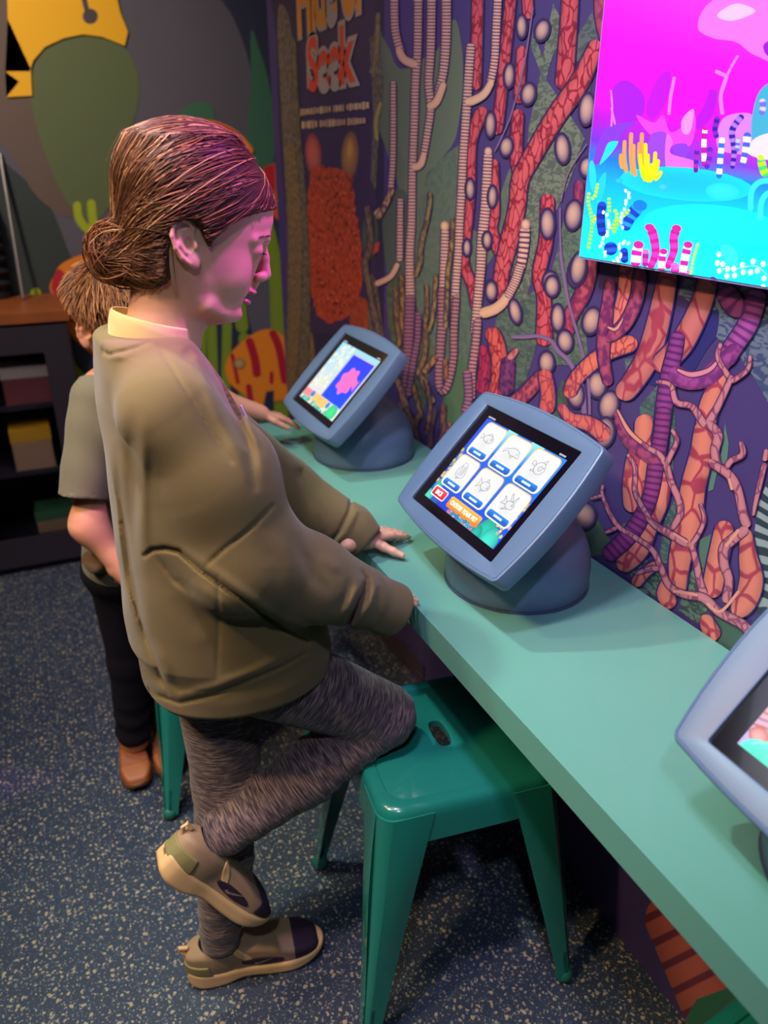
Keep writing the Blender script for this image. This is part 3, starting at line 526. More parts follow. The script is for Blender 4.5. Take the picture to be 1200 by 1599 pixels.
for pts, w in (([(450, 1400), (480, 1320), (470, 1230), (450, 1185)], [11, 15]), ([(540, 1400), (575, 1310), (575, 1240), (590, 1190)], [10, 15])): stripe(pts, w, 'e030b8', 'c00c88', 14, 'ff1890')
for pts, w in (([(375, 1390), (382, 1320), (392, 1275)], [16, 16]), ([(510, 1420), (515, 1350), (522, 1310)], [11, 12]), ([(620, 1440), (635, 1340), (650, 1275)], [11, 14])): stripe(pts, w, 'ffffff', 'e010a0', 18, 'ff1890', .4)
for pts, w in (([(425, 1390), (430, 1310)], [9, 10]), ([(580, 1430), (582, 1385)], [14, 14]), ([(655, 1450), (655, 1415)], [8, 8])): stripe(pts, w, 'f838b0', 'b00c90', 14, 'ff60c0')
for pts in ([(665, 1420), (680, 1340), (700, 1275)],):
    for p in catmull(DD(pts), 5): D.blob((p[0], p[1]), 3, 4, 20, 'b8f8a0', '40c860')
D.ribbon(DD([(830, 1400), (900, 1400), (1000, 1385), (1060, 1430)]), 1.2, 'a8f8f0', edge=1); D.poly(DD([(820, 1280), (880, 1285), (910, 1340), (900, 1390), (850, 1360)]), '30e0e0', smooth=True)
for x, y in ((810, 1325), (802, 1370), (830, 1375), (812, 1410), (855, 1400), (852, 1437), (888, 1400), (892, 1435), (932, 1380), (937, 1417), (988, 1362), (975, 1418), (1010, 1410), (1040, 1375), (1045, 1450), (1040, 1495)): D.blob(DD([(x, y)])[0], 3.6, 4.6, 10, 'ffffff', 'd8ffff')
D.blob(DD([(778, 1455)])[0], 5.5, 4.5, 0, '8010b0', '5010a0')
D.build('reef_picture', [artmat('display_light', emit=1.7)], DP)
# ---------------------------------------------------------------- tablet kiosks
M_kblue = mat('kiosk_blue', '546c88', .38, noise=.04, nscale=30); M_groove = mat('kiosk_seam', '3d4c66', .6)
M_bezel = mat('bezel_black', '0e0a14', .12, coat=.3)
M_lens = mat('camera_lens', '202028', .1)
TILT = math.radians(43.8)
KN = Vector((-math.cos(TILT), 0, math.sin(TILT))); KU = Vector((0, -1, 0)); KV = Vector((math.sin(TILT), 0, math.cos(TILT)))
def outline(w, h, bw, bh, r, n=10):
    """rounded rectangle with bulging sides, counter-clockwise"""
    pts = []
    def side(a, b, nrm, bulge):
        for k in range(n):
            t = k/n; pts.append((a[0]+(b[0]-a[0])*t+nrm[0]*bulge*4*t*(1-t), a[1]+(b[1]-a[1])*t+nrm[1]*bulge*4*t*(1-t)))
    def corner(c, a0):
        for k in range(6):
            a = a0+k/6*math.pi/2; pts.append((c[0]+r*math.cos(a), c[1]+r*math.sin(a)))
    corner((w-r, h-r), 0); side((w-r, h), (-w+r, h), (0, 1), bh); corner((-w+r, h-r), math.pi/2); side((-w, h-r), (-w, -h+r), (-1, 0), bw)
    corner((-w+r, -h+r), math.pi); side((-w+r, -h), (w-r, -h), (0, -1), bh); corner((w-r, -h+r), 1.5*math.pi); side((w, -h+r), (w, h-r), (1, 0), bw)
    return pts
KC = Vector((-.063, .005, .192))
def kp(u, v, n): return KC+KU*u+KV*v+KN*n
def kiosk_shell(root):
    bm = bmesh.new()
    prof = [(.116, 0), (.120, .006), (.120, .02), (.1205, .03)]
    R = .1205
    for k in range(1, 14):
        a = math.radians(90*k/14); prof.append((R*math.cos(a), .030+R*math.sin(a)))
    rings = [[(r*math.cos(2*math.pi*i/64), r*math.sin(2*math.pi*i/64), z) for i in range(64)] for r, z in prof]
    loft(bm, rings)
    bmesh.ops.bisect_plane(bm, geom=bm.verts[:]+bm.edges[:]+bm.faces[:], plane_co=kp(0, 0, -.03), plane_no=KN, clear_outer=True)
    obj('dome_base', bm, M_kblue, root)
    bm = bmesh.new(); loft(bm, [[(r*math.cos(2*math.pi*i/48), r*math.sin(2*math.pi*i/48), z) for i in range(48)] for r, z in ((.114, 0), (.1215, .0), (.1215, .003), (.114, .003))], True, True); obj('base_gasket', bm, M_groove, root)
    # enclosure: lofted bulging frame with an opening for the glass
    bm = bmesh.new(); O = lambda s, n: [kp(u*s, v*s, n) for u, v in outline(.165, .1235, .010, .011, .014)]
    O2 = lambda d, n: [kp(u, v, n) for u, v in outline(.165+d, .1235+d, .010, .011, max(.006, .014+d))]
    inner = lambda w, h, n: [kp(*p, n) for p in outline(w, h, 0, 0, .003)]
    rings = [inner(.06, .05, -.045), O2(-.028, -.042), O2(-.010, -.036), O2(-.0005, -.030), O2(0, -.028), O2(0, -.0035), O2(-.0012, -.0008), O2(-.0035, 0), O2(-.0042, 0), O2(-.0047, -.0008), O2(-.0053, -.0008), O2(-.0058, 0), inner(.1315, .1035, 0), inner(.130, .102, -.0008), inner(.1295, .1015, -.0045)]
    loft(bm, rings, True, False); obj('enclosure', bm, M_kblue, root, ang=35)
    bm = bmesh.new(); bm.faces.new([bm.verts.new(kp(u, v, -.0042)) for u, v in outline(.1305, .1025, 0, 0, .003)]); g = obj('bezel', bm, M_bezel, root)
    return g
SU, SV, SC = .1105, .0835, (.003, -.0015)
def screen_art(top=1.0): return Art(lambda a, b, off: tuple(kp(SC[0]+(min(max(a, 0), 1)*2-1)*SU, SC[1]+(min(max(b, 0), top)*2-1)*SV, -.0038+off)), .000008)
def rrect(A, x0, y0, x1, y1, r, col, grad=None, asp=1.32):
    pts = []
    for cx_, cy_, a0 in ((x1-r, y1-r*asp, 0), (x0+r, y1-r*asp, 1), (x0+r, y0+r*asp, 2), (x1-r, y0+r*asp, 3)):
        for k in range(5):
            a = (a0+k/4)*math.pi/2; pts.append((cx_+r*math.cos(a), cy_+r*asp*math.sin(a)))
    A.poly(pts, col, grad=[(grad[0] if p[1] > (y0+y1)/2 else grad[1]) for p in pts] if grad else None)
def fish(A, cx, cy, s, kind):
    K = '5a5a66'; T = lambda pts: [(cx+x*s, cy+y*s*1.32) for x, y in pts]; L = lambda pts, w=.05: A.ribbon(T(pts), w*s, K, edge=1, step=.004, cap=False)
    A_ = lambda n, rx, ry, x0=0, y0=0, a=0, b=360: [(x0+rx*math.cos(math.radians(a+(b-a)*k/n)), y0+ry*math.sin(math.radians(a+(b-a)*k/n))) for k in range(n+1)]
    if kind == 0: L(A_(14, .8, .42)); L([(-.8, 0), (-1.25, .3), (-1.2, -.3), (-.8, 0)]); L(A_(8, .12, .12, .45, .08)); L([(-.4, .38), (0, .62), (.4, .36)]); L([(.1, -.1), (-.1, -.3), (.2, -.3)])
    if kind == 1: L([(-1.2, -.35), (-1.1, .1), (-.6, .25), (0, .5), (.8, .4), (1.15, 0), (1.2, -.3), (.6, -.25), (0, -.3), (-.7, 0), (-1.2, -.35)]); L([(.1, -.3), (.25, -.55), (.45, -.28)]); L(A_(6, .06, .06, .8, .05))
    if kind == 2: L(A_(14, .7, .62, .15)); L([(-.5, .1), (-.95, .5), (-1.1, .1), (-.55, 0)]); L([(-.4, -.3), (-.8, -.6), (-.3, -.5)]); L([(.1, .6), (.5, 1.0), (.5, .5)]); L(A_(8, .2, .25, .25, 0)); L(A_(6, .06, .08, .6, .2))
    if kind == 3: L([(-.4, .9), (.2, .8), (.5, .2), (.7, -.5), (.2, -.8), (-.5, -.7), (-.7, -.1), (-.5, .4), (-.4, .9)]); L([(-.1, .7), (.1, 0), (0, -.6)]); L([(.15, .6), (.3, 0), (.3, -.5)]); L([(-.4, .5), (-.2, 0), (-.3, -.6)]); L([(-.1, -.8), (-.2, -1.0), (.1, -.85)])
    if kind == 4: L(A_(14, .7, .45, .15)); L([(-.5, .05), (-1.1, .5), (-.95, 0), (-1.1, -.5), (-.5, -.1)]); L([(-.1, .42), (.0, .8), (.3, .45)]); L(A_(7, .12, .14, .55, .05)); L([(.4, -.2), (.75, -.1)]); L([(0, -.4), (-.15, -.7), (.3, -.45)])
    if kind == 5: L(A_(12, .6, .4, .2, -.2)); L([(0, .15), (-.4, .9), (-.1, .7), (.3, .2)]); L([(.3, .2), (.6, .9), (.55, .2)]); L([(-.35, -.1), (-1.0, .4), (-.8, -.1), (-1.1, -.4), (-.35, -.3)]); L([(-.1, -.55), (-.5, -.9), (.2, -.6)]); L(A_(6, .09, .1, .5, -.1))
def text_mesh(txt, fn, col, parent, m, name='button_text'):
    cu = bpy.data.curves.new(name, 'FONT'); cu.body = txt; cu.offset = .004; cu.space_character = 1.12; to = bpy.data.objects.new(name, cu); COL.objects.link(to); bpy.context.view_layer.update()
    me = bpy.data.meshes.new_from_object(to.evaluated_get(bpy.context.evaluated_depsgraph_get())); bpy.data.objects.remove(to)
    xs = [v.co.x for v in me.vertices]; ys = [v.co.y for v in me.vertices]; a, b, c, d = min(xs), max(xs), min(ys), max(ys)
    for v in me.vertices: v.co = fn((v.co.x-a)/(b-a), (v.co.y-c)/(d-c))
    me.materials.append(m); o = bpy.data.objects.new(name, me); COL.objects.link(o); o.parent = parent; return o
M_slight = artmat('tablet_light', emit=1.25); M_white = mat('screen_white', 'ffffff', emit='ffffff', es=1.3)
def reef_bits(A, seed=0):
    for cx_, cy_, rx, ry, c, rim in ((.82, .05, .10, .17, '28c8b0', '189888'), (.90, .02, .09, .15, '40e0c8', '20a898'), (.75, .0, .06, .10, '20b8a8', '149080'), (.06, .16, .05, .09, '30c0a8', '1a8c8c'), (.12, .03, .09, .08, '3858c0', '2038a0'), (.03, .03, .06, .07, '50d8b8', '30a8a0')):
        A.blob((cx_, cy_), rx, ry, 0, c, rim)
    r = random.Random(seed)
    for k in range(26):
        x = r.uniform(.40, .70); A.blob((x, r.uniform(0, .06)), .022, .03, 0, r.choice(['58c8c0', 'f08888', '3aa8d0', 'f8b0c0', '2878b8']), '1868a0')
    for k in range(22): A.blob((r.uniform(.0, .05), r.uniform(.2, .62)), .016, .022, 0, r.choice(['e8d860', 'b8d860', 'f0b8a0', '40a8c0', '3060c0']), 'a8a860')
    for k in range(30): A.blob((r.uniform(.88, 1.0), r.uniform(.12, .5)), .014, .022, 0, r.choice(['e8e080', 'd8a8b8', 'f0d8a0', '8868b0', 'c8d898']), 'b09878')
def bounded(A):
    A.poly([(0, 0), (1, 0), (1, 1), (0, 1)], '1848e0', grad=['1038c8', '1040d8', '2088f0', '1858e8'])
def screen_menu(root, sc):
    A = screen_art(); bounded(A)
    for pts in ([(.30, 1), (.42, 1), (.42, .75), (.32, .72)], [(.60, 1), (.75, 1), (.74, .76), (.64, .74)]): A.poly(pts, '58c8e8', grad=['90e8f0', '80e0f0', '1878e8', '1878e8'])
    reef_bits(A, 1)
    for i, (x0, y0, x1, y1) in enumerate(((.055, .60, .315, .975), (.365, .60, .640, .975), (.690, .60, .975, .975), (.055, .205, .315, .565), (.365, .205, .640, .565), (.690, .205, .975, .565))):
        rrect(A, x0-.008, y0-.01, x1+.008, y1+.01, .045, 'e8d8b0', ('f0b860', 'f0e8c0')); rrect(A, x0, y0, x1, y1, .04, 'ecebe6', ('f2ece0', 'e4e6ea'))
        xm = (x0+x1)/2; A.blob((xm, (y0+y1)/2), (x1-x0)*.42, (y1-y0)*.4, 0, 'd9dadd', 'eceae6'); fish(A, xm, (y0+y1)/2+.03, .075, i)
        rrect(A, x0+.02, y0+.005, x1-.02, y0+.075, .02, '1868d0', ('2888e8', '1458b8')); A.poly([(xm-.05, y0+.03), (xm+.05, y0+.03), (xm+.05, y0+.052), (xm-.05, y0+.052)], 'd8ecff')
    rrect(A, .045, .05, .235, .165, .02, 'ffffff'); rrect(A, .052, .06, .228, .155, .016, 'e82838', ('f04050', 'd81828'))
    rrect(A, .29, .045, .72, .165, .02, 'f09020', ('ffb840', 'f08018'))
    for k in range(24): A.blob((random.Random(k).uniform(.33, .66), random.Random(k+50).uniform(.0, .04)), .02, .022, 0, random.Random(k+9).choice(['48c0b8', '2890c8', 'f07878', 'f8a8b8']), '2070a8')
    A.build('menu_picture', [M_slight], sc)
    text_mesh('BACK', lambda a, b: kp(SC[0]+((.10+.085*a)*2-1)*SU, SC[1]+((.083+.048*b)*2-1)*SV, -.0016), 'w', sc, M_white)
    text_mesh('CHOOSE YOUR PET', lambda a, b: kp(SC[0]+((.325+.36*a)*2-1)*SU, SC[1]+((.085+.045*b)*2-1)*SV, -.0016), 'w', sc, M_white)
def screen_paint(root, sc):
    A = screen_art(); A.poly([(0, 0), (1, 0), (1, 1), (0, 1)], 'c8e0d8', grad=['e8d8d0', 'e0e0d0', '98d0e8', '90d8f0'])
    rrect(A, .40, .17, .985, .93, .01, 'c0b8e0'); rrect(A, .42, .19, .965, .905, .005, '1440f0', ('2038f0', '0848f8'))
    pts = [(.70+.17*math.cos(t)*(1+.12*math.sin(7*t)), .55+.20*math.sin(t)*(1+.12*math.sin(7*t))) for t in np.linspace(0, 2*math.pi, 40, endpoint=False)]
    A.poly(pts, 'f06cc0'); A.poly([(.84, .55), (.92, .64), (.92, .46)], 'f06cc0')
    r = random.Random(2)
    for k in range(60): A.blob((r.uniform(.02, .36), r.uniform(.25, .97)), .025, .035, 0, r.choice(['e8e0b0', 'f0f0d8', 'd8d070', 'c8e0d8', 'b0c8e8', 'e8e8e0']), 'd8e0c8')
    rrect(A, .01, .06, .22, .18, .02, 'f08890'); rrect(A, .28, .05, .66, .19, .02, 'f0c070'); A.blob((.86, .08), .11, .12, 0, '40e070', '30b8a0'); A.blob((.24, .14), .05, .05, 0, '2080c8', '3090d0'); A.blob((.70, .13), .04, .05, 0, '3080d0', '3090d0')
    for k in range(20): A.blob((r.uniform(0, .8), r.uniform(0, .05)), .03, .03, 0, r.choice(['40c8a8', '50d8c0', 'e8c8b0', '30a890']), '40b0a0')
    A.build('paint_picture', [M_slight], sc)
def screen_reef(root, sc):
    A = screen_art(); bounded(A); reef_bits(A, 3); r = random.Random(8)
    A.poly([(0, 0), (.26, 0), (.2, .35), (0, .5)], 'e8c8d8', grad=['b8a8e8', 'e8d0e0', 'f0a878', 'f0b070'])
    for k in range(9): A.ribbon([(.0, .10+k*.045), (.06, .13+k*.04), (.12, .12+k*.045)], .014, r.choice(['e89060', 'c87868', 'd86850', 'b87890']), step=.01)
    A.blob((.05, .11), .045, .05, 0, 'f0a8a0', 'b05860'); A.blob((.13, .12), .04, .05, 0, 'f8c890', 'd09858'); A.blob((.10, .2), .03, .03, 0, '1848d0', '1030a0')
    A.blob((.13, .0), .12, .115, 0, '30e0b8', '58f0d8'); A.ribbon([(.05, .05), (.07, .08), (.1, .1)], .008, 'b0fff0', step=.01); A.ribbon([(.17, .0), (.19, .04), (.185, .08)], .008, 'b0fff0', step=.01)
    for i, (x0, y0, x1, y1) in enumerate(((.27, .6, .5, .95), (.55, .6, .78, .95))): rrect(A, x0, y0, x1, y1, .03, 'eae6da')
    A.build('reef_picture', [M_slight], sc)
def kiosk(y, painter, label):
    root = empty('tablet_kiosk', (.671, y, .7402)); tag(root, label, 'kiosk', 'tablet kiosks on the counter')
    bz = kiosk_shell(root)
    bm = bmesh.new(); bm.faces.new([bm.verts.new(kp(SC[0]+a*(SU+.0006), SC[1]+b*(SV+.0006), -.00395)) for a, b in ((-1, -1), (1, -1), (1, 1), (-1, 1))])
    sc = obj('screen', bm, M_bezel, root); painter(root, sc)
    for x0, x1 in ((.0, .085), (.90, .97)):
        A = screen_art(1.05); x = x0
        while x < x1: A.poly([(x, 1.012), (x+.008, 1.012), (x+.008, 1.03), (x, 1.03)], 'c8c8d8'); x += .012
        A.build('status_text', [M_slight], sc)
    return root
kiosk(1.62, screen_paint, 'farthest blue tablet kiosk on the counter, its screen showing a pink fish on blue')
kiosk(.953, screen_menu, 'middle blue tablet kiosk on the counter with six fish sketch cards on its screen')
kiosk(.283, screen_reef, 'nearest blue tablet kiosk at the right edge of the photo, partly cut off')
# ---------------------------------------------------------------- metal stools
M_stool = mat('stool_green', '1e8272', .22, coat=.5, noise=.05, nscale=8); M_foot = mat('stool_foot', '186b58', .5)
def rsq(h, r, z, n=8, cx=0, cy=0, ex=0):
    pts = []
    for q, (sx, sy2) in enumerate(((1, 1), (-1, 1), (-1, -1), (1, -1))):
        for k in range(n+1):
            a = (q+k/n)*math.pi/2; pts.append((cx+sx*(h-r)+r*math.cos(a), cy+sy2*(h-r)+r*math.sin(a), z))
        for k in range(1, 4):
            t = k/4; nx = ((1, 1), (-1, 1), (-1, -1), (1, -1))[(q+1) % 4]
            a = (q+1)*math.pi/2; p0 = pts[-1] if k == 1 else p0
            p1 = (cx+nx[0]*(h-r)+r*math.cos(a), cy+nx[1]*(h-r)+r*math.sin(a)); pts.append((p0[0]+(p1[0]-p0[0])*t, p0[1]+(p1[1]-p0[1])*t, z))
    return pts
def stool(name, loc, rz, label):
    root = empty(name, loc, rz); tag(root, label, 'stool', 'green metal stools at the counter')
    H = .47
    ref = rsq(.12, .03, H)
    slot = []
    for p in ref:
        a = math.atan2(p[1], p[0]); c, s = math.cos(a), math.sin(a); L2, r = .024, .0145
        y = L2*max(-1, min(1, (s/(abs(c)+abs(s)+1e-9))*2)); slot.append((r*c, y*.8+r*s, H-.001))
    bm = bmesh.new()
    low = [(x, y, z-.006) for x, y, z in slot]; low2 = [(x*1.0, y, z-.012) for x, y, z in slot]
    top = [low2, low, slot, [(x*1.12, y*1.06, H) for x, y, z in slot], rsq(.06, .02, H), rsq(.1265, .030, H), rsq(.1285, .031, H-.0022), rsq(.1300, .032, H-.0022), rsq(.1320, .033, H+.0006), rsq(.142, .036, H+.0004), rsq(.150, .040, H-.0025), rsq(.1545, .043, H-.010), rsq(.1565, .045, H-.022), rsq(.158, .046, H-.045), rsq(.1600, .046, H-.068), rsq(.1580, .044, H-.068), rsq(.156, .044, H-.045), rsq(.154, .043, H-.022)]
    loft(bm, top, False, False); obj('seat', bm, M_stool, root, ang=50)
    for sx, sy2 in ((-1, -1), (1, -1), (1, 1), (-1, 1)):
        bm = bmesh.new(); rings = []
        for t in np.linspace(0, 1, 14):
            z = (H-.014)*(1-t)+.012*t; c = .157+(.200-.157)*t**1.05; wl = .062*(1-t)**1.1+.028; r = .030*(1-t)+.014*t
            th = .003; mid = []
            bul = .010*math.sin(math.pi*min(1, t*1.2))*(1-t)
            out = [(c-wl, c+.000)]+[(c-wl*(1-k/4)-(r if k == 4 else 0)*0, c+bul*math.sin(math.pi*k/4)) for k in range(1, 4)]+[(c-r+r*math.sin(a), c-r+r*math.cos(a)) for a in np.linspace(0, math.pi/2, 7)]
            out += [(y, x) for x, y in out[:4][::-1]]
            inn = [(x-(th if i > 3 else 0)-0, y-th) if i < 7 else (x-th, y-(th if i < 11 else 0)) for i, (x, y) in enumerate(out)]
            ring = out+inn[::-1]; rings.append([(sx*x, sy2*y, z) for x, y in ring])
        loft(bm, rings); lg = obj('leg', bm, M_stool, root, ang=45)
        bm = bmesh.new(); c = .188; bmesh.ops.create_uvsphere(bm, u_segments=14, v_segments=8, radius=.017)
        for v in bm.verts: v.co = Vector((v.co.x+sx*c, v.co.y+sy2*c, max(0, v.co.z*1.0+.016)))
        obj('foot_cap', bm, M_foot, lg)
    return root
stool('metal_stool', (.526, .937, 0), math.radians(-7), 'green metal stool with slotted seat under the counter, by the kneeling girl')
stool('metal_stool', (.27, 1.615, 0), math.radians(3), 'green metal stool behind the girl, only one leg showing left of her')
stool('metal_stool', (.622, .222, 0), math.radians(6), 'green metal stool under the counter at the bottom right corner')
# ---------------------------------------------------------------- cabinet and what stands on and in it
M_cab = mat('cabinet_black', '29232c', .5, noise=.1); M_wood = mat('cabinet_wood', '8a4a22', .45, noise=.25, nscale=12); M_dark = mat('cabinet_inside', '120e12', .8)
M_glass = bpy.data.materials.new('cabinet_glass'); M_glass.use_nodes = True; b_ = M_glass.node_tree.nodes['Principled BSDF']; b_.inputs['Transmission Weight'].default_value = 1; b_.inputs['Roughness'].default_value = .02; b_.inputs['IOR'].default_value = 1.02; b_.inputs['Base Color'].default_value = (.9, .9, .92, 1)
CB_ = empty('display_cabinet', (-.35, 3.03, 0)); tag(CB_, 'low black cabinet with glass doors and a wooden top against the painted wall', 'cabinet')
bm = bmesh.new(); box(bm, -.46, .455, -.215, .215, .9, .932); obj('top', bm, M_wood, CB_, bev=.004)
bm = bmesh.new(); box(bm, -.45, -.43, -.19, .21, .0, .9); box(bm, .40, .445, -.19, .21, 0, .9); box(bm, -.43, .40, .19, .21, 0, .9); box(bm, -.43, .40, -.18, .19, 0, .09); box(bm, -.43, .40, -.18, .19, .88, .9); box(bm, -.012, .012, -.18, .19, .09, .88); obj('body', bm, M_cab, CB_, bev=.002)
for z in (.36, .60):
    bm = bmesh.new(); box(bm, -.43, .40, -.165, .19, z, z+.018); obj('shelf', bm, M_cab, CB_)
for x0, x1 in ((-.445, -.002), (.002, .443)):
    bm = bmesh.new(); w = .085
    box(bm, x0, x0+w, -.212, -.19, .03, .89); box(bm, x1-w, x1, -.212, -.19, .03, .89); box(bm, x0+w, x1-w, -.212, -.19, .03, .14); box(bm, x0+w, x1-w, -.212, -.19, .80, .89); d = obj('door', bm, M_cab, CB_, bev=.003)
    bm = bmesh.new(); box(bm, x0+w, x1-w, -.203, -.199, .14, .80); obj('pane', bm, M_glass, d)
    bm = bmesh.new(); xh = x1-.03 if x0 < -.1 else x0+.03; tube(bm, [(xh, -.213, .46), (xh, -.228, .47), (xh, -.228, .56), (xh, -.213, .57)], .005); obj('handle', bm, MATS['cabinet_black'], d)
def carton(name, x, z, w, d, h, c1, c2, label, cat='box'):
    root = empty(name, (x, 2.93, z)); tag(root, label, cat)
    bm = bmesh.new(); box(bm, -w/2, w/2, -d/2, d/2, 0, h*.72); obj('tray', bm, mat(name+'_lower', c1, .6), root, bev=.002)
    bm = bmesh.new(); box(bm, -w/2-.002, w/2+.002, -d/2-.002, d/2+.002, h*.70, h); obj('lid', bm, mat(name+'_upper', c2, .5), root, bev=.002)
carton('toy_box', -.085, .378, .13, .12, .15, 'b08a6a', 'd8a020', 'yellow and tan toy box behind the cabinet glass, middle shelf')
carton('game_box', -.065, .618, .15, .12, .13, '7a3a3a', 'b8a898', 'red box with a white lid on the top shelf of the cabinet')
carton('storage_tub', -.045, .09, .15, .12, .12, '9a7a5a', '2f5a38', 'tan tub with a green lid on the bottom shelf of the cabinet')
# ribbed ornament and leaning rod on the cabinet
bm = bmesh.new(); rings = []
for k in range(120):
    z = k/119*.40; r = .058+.010*math.sin(z*150)*(1 if z > .02 else 0)-.03*max(0, (z-.25)/.15)**2
    rings.append([(r*math.cos(2*math.pi*i/32), r*math.sin(2*math.pi*i/32), z) for i in range(32)])
loft(bm, rings); o = obj('ribbed_vase', bm, mat('vase_dark', '20222c', .4), None); vp = at(2, .9325, -10, 466); o.location = (float(vp[0]), float(vp[1]), .9325); tag(o, 'tall dark ribbed vase standing on the wooden cabinet top', 'vase')
bm = bmesh.new(); rb_ = at(2, .938, 36, 466); rt_ = at(1, 3.24, 0, 240); tube(bm, [tuple(rb_), tuple(rt_)], .0062, 12); o = obj('metal_rod', bm, mat('rod_steel', '9a948c', .35, metal=.7), None); tag(o, 'thin grey metal rod leaning on the wall beside the dark vase', 'rod')
# ---------------------------------------------------------------- sculpting in signed distance fields, meshed with surface nets
def smin(a, b, k):
    h = np.clip(.5+.5*(b-a)/k, 0, 1); return b*(1-h)+a*h-k*h*(1-h)
def smax(a, b, k): return -smin(-a, -b, k)
def s_cap(P, a, b, ra, rb=None, flat=None):
    rb = ra if rb is None else rb; a = np.asarray(a, float); b = np.asarray(b, float); ab = b-a
    t = np.clip(((P-a)@ab)/(ab@ab+1e-12), 0, 1); d = P-(a+t[:, None]*ab)
    if flat is not None: d = d*np.asarray(flat)
    return np.linalg.norm(d, axis=1)-(ra+(rb-ra)*t)
def s_ell(P, c, r, R=None):
    q = P-np.asarray(c, float)
    if R is not None: q = q@R
    r = np.asarray(r, float); k0 = np.linalg.norm(q/r, axis=1); k1 = np.linalg.norm(q/(r*r), axis=1)+1e-9
    return k0*(k0-1)/k1
def s_chain(P, pts, rad, k=.01):
    d = None
    for i in range(len(pts)-1):
        e = s_cap(P, pts[i], pts[i+1], rad[i], rad[i+1]); d = e if d is None else smin(d, e, k)
    return d
def s_slices(P, z, xb, xf, xw, yc, w, n=2.2):
    """stack of egg-shaped slices; z increasing"""
    Z = P[:, 2]; g = lambda a: np.interp(Z, z, a); XB, XF, XWI, YC, WW = g(xb), g(xf), g(xw), g(yc), g(w)
    dx = P[:, 0]-XWI; ax = np.where(dx > 0, np.maximum(XF-XWI, .004), np.maximum(XWI-XB, .004)); dy = np.abs(P[:, 1]-YC)/np.maximum(WW, .004)
    rho = ((np.abs(dx)/ax)**n+dy**n)**(1/n); d = np.maximum(np.hypot(dx, P[:, 1]-YC), .2*np.minimum(ax, WW))*(1-1/np.maximum(rho, .12))*.95
    return np.maximum(d, np.maximum(z[0]-Z, Z-z[-1]))
def rotm(ax, ang):
    return np.array(Matrix.Rotation(math.radians(ang), 3, ax))
def pdist(U, V, pts, taper=False):
    """distance in the projected plane from a polyline"""
    best = np.full(len(U), 1e9); L_ = [math.dist(a, b) for a, b in zip(pts, pts[1:])]; Lt = sum(L_); acc = 0; par = np.zeros(len(U))
    if taper:
        for (x0, y0), (x1, y1), l in zip(pts, pts[1:], L_):
            dx, dy = x1-x0, y1-y0; t = np.clip(((U-x0)*dx+(V-y0)*dy)/(dx*dx+dy*dy+1e-9), 0, 1); q = np.hypot(U-x0-t*dx, V-y0-t*dy); m = q < best
            best = np.where(m, q, best); par = np.where(m, (acc+t*l)/Lt, par); acc += l
        return best, np.clip(np.minimum(par, 1-par)*2.8, 0, 1)
    for (x0, y0), (x1, y1) in zip(pts, pts[1:]):
        dx, dy = x1-x0, y1-y0; t = np.clip(((U-x0)*dx+(V-y0)*dy)/(dx*dx+dy*dy+1e-9), 0, 1)
        best = np.minimum(best, np.hypot(U-x0-t*dx, V-y0-t*dy))
    return best
def polysd(U, V, poly):
    d = pdist(U, V, poly+[poly[0]]); ins = np.zeros(len(U), bool)
    for (x0, y0), (x1, y1) in zip(poly, poly[1:]+[poly[0]]):
        c = (y0 > V) != (y1 > V); ins ^= c & (U < (x1-x0)*(V-y0)/(y1-y0+1e-12)+x0)
    return np.where(ins, -d, d)
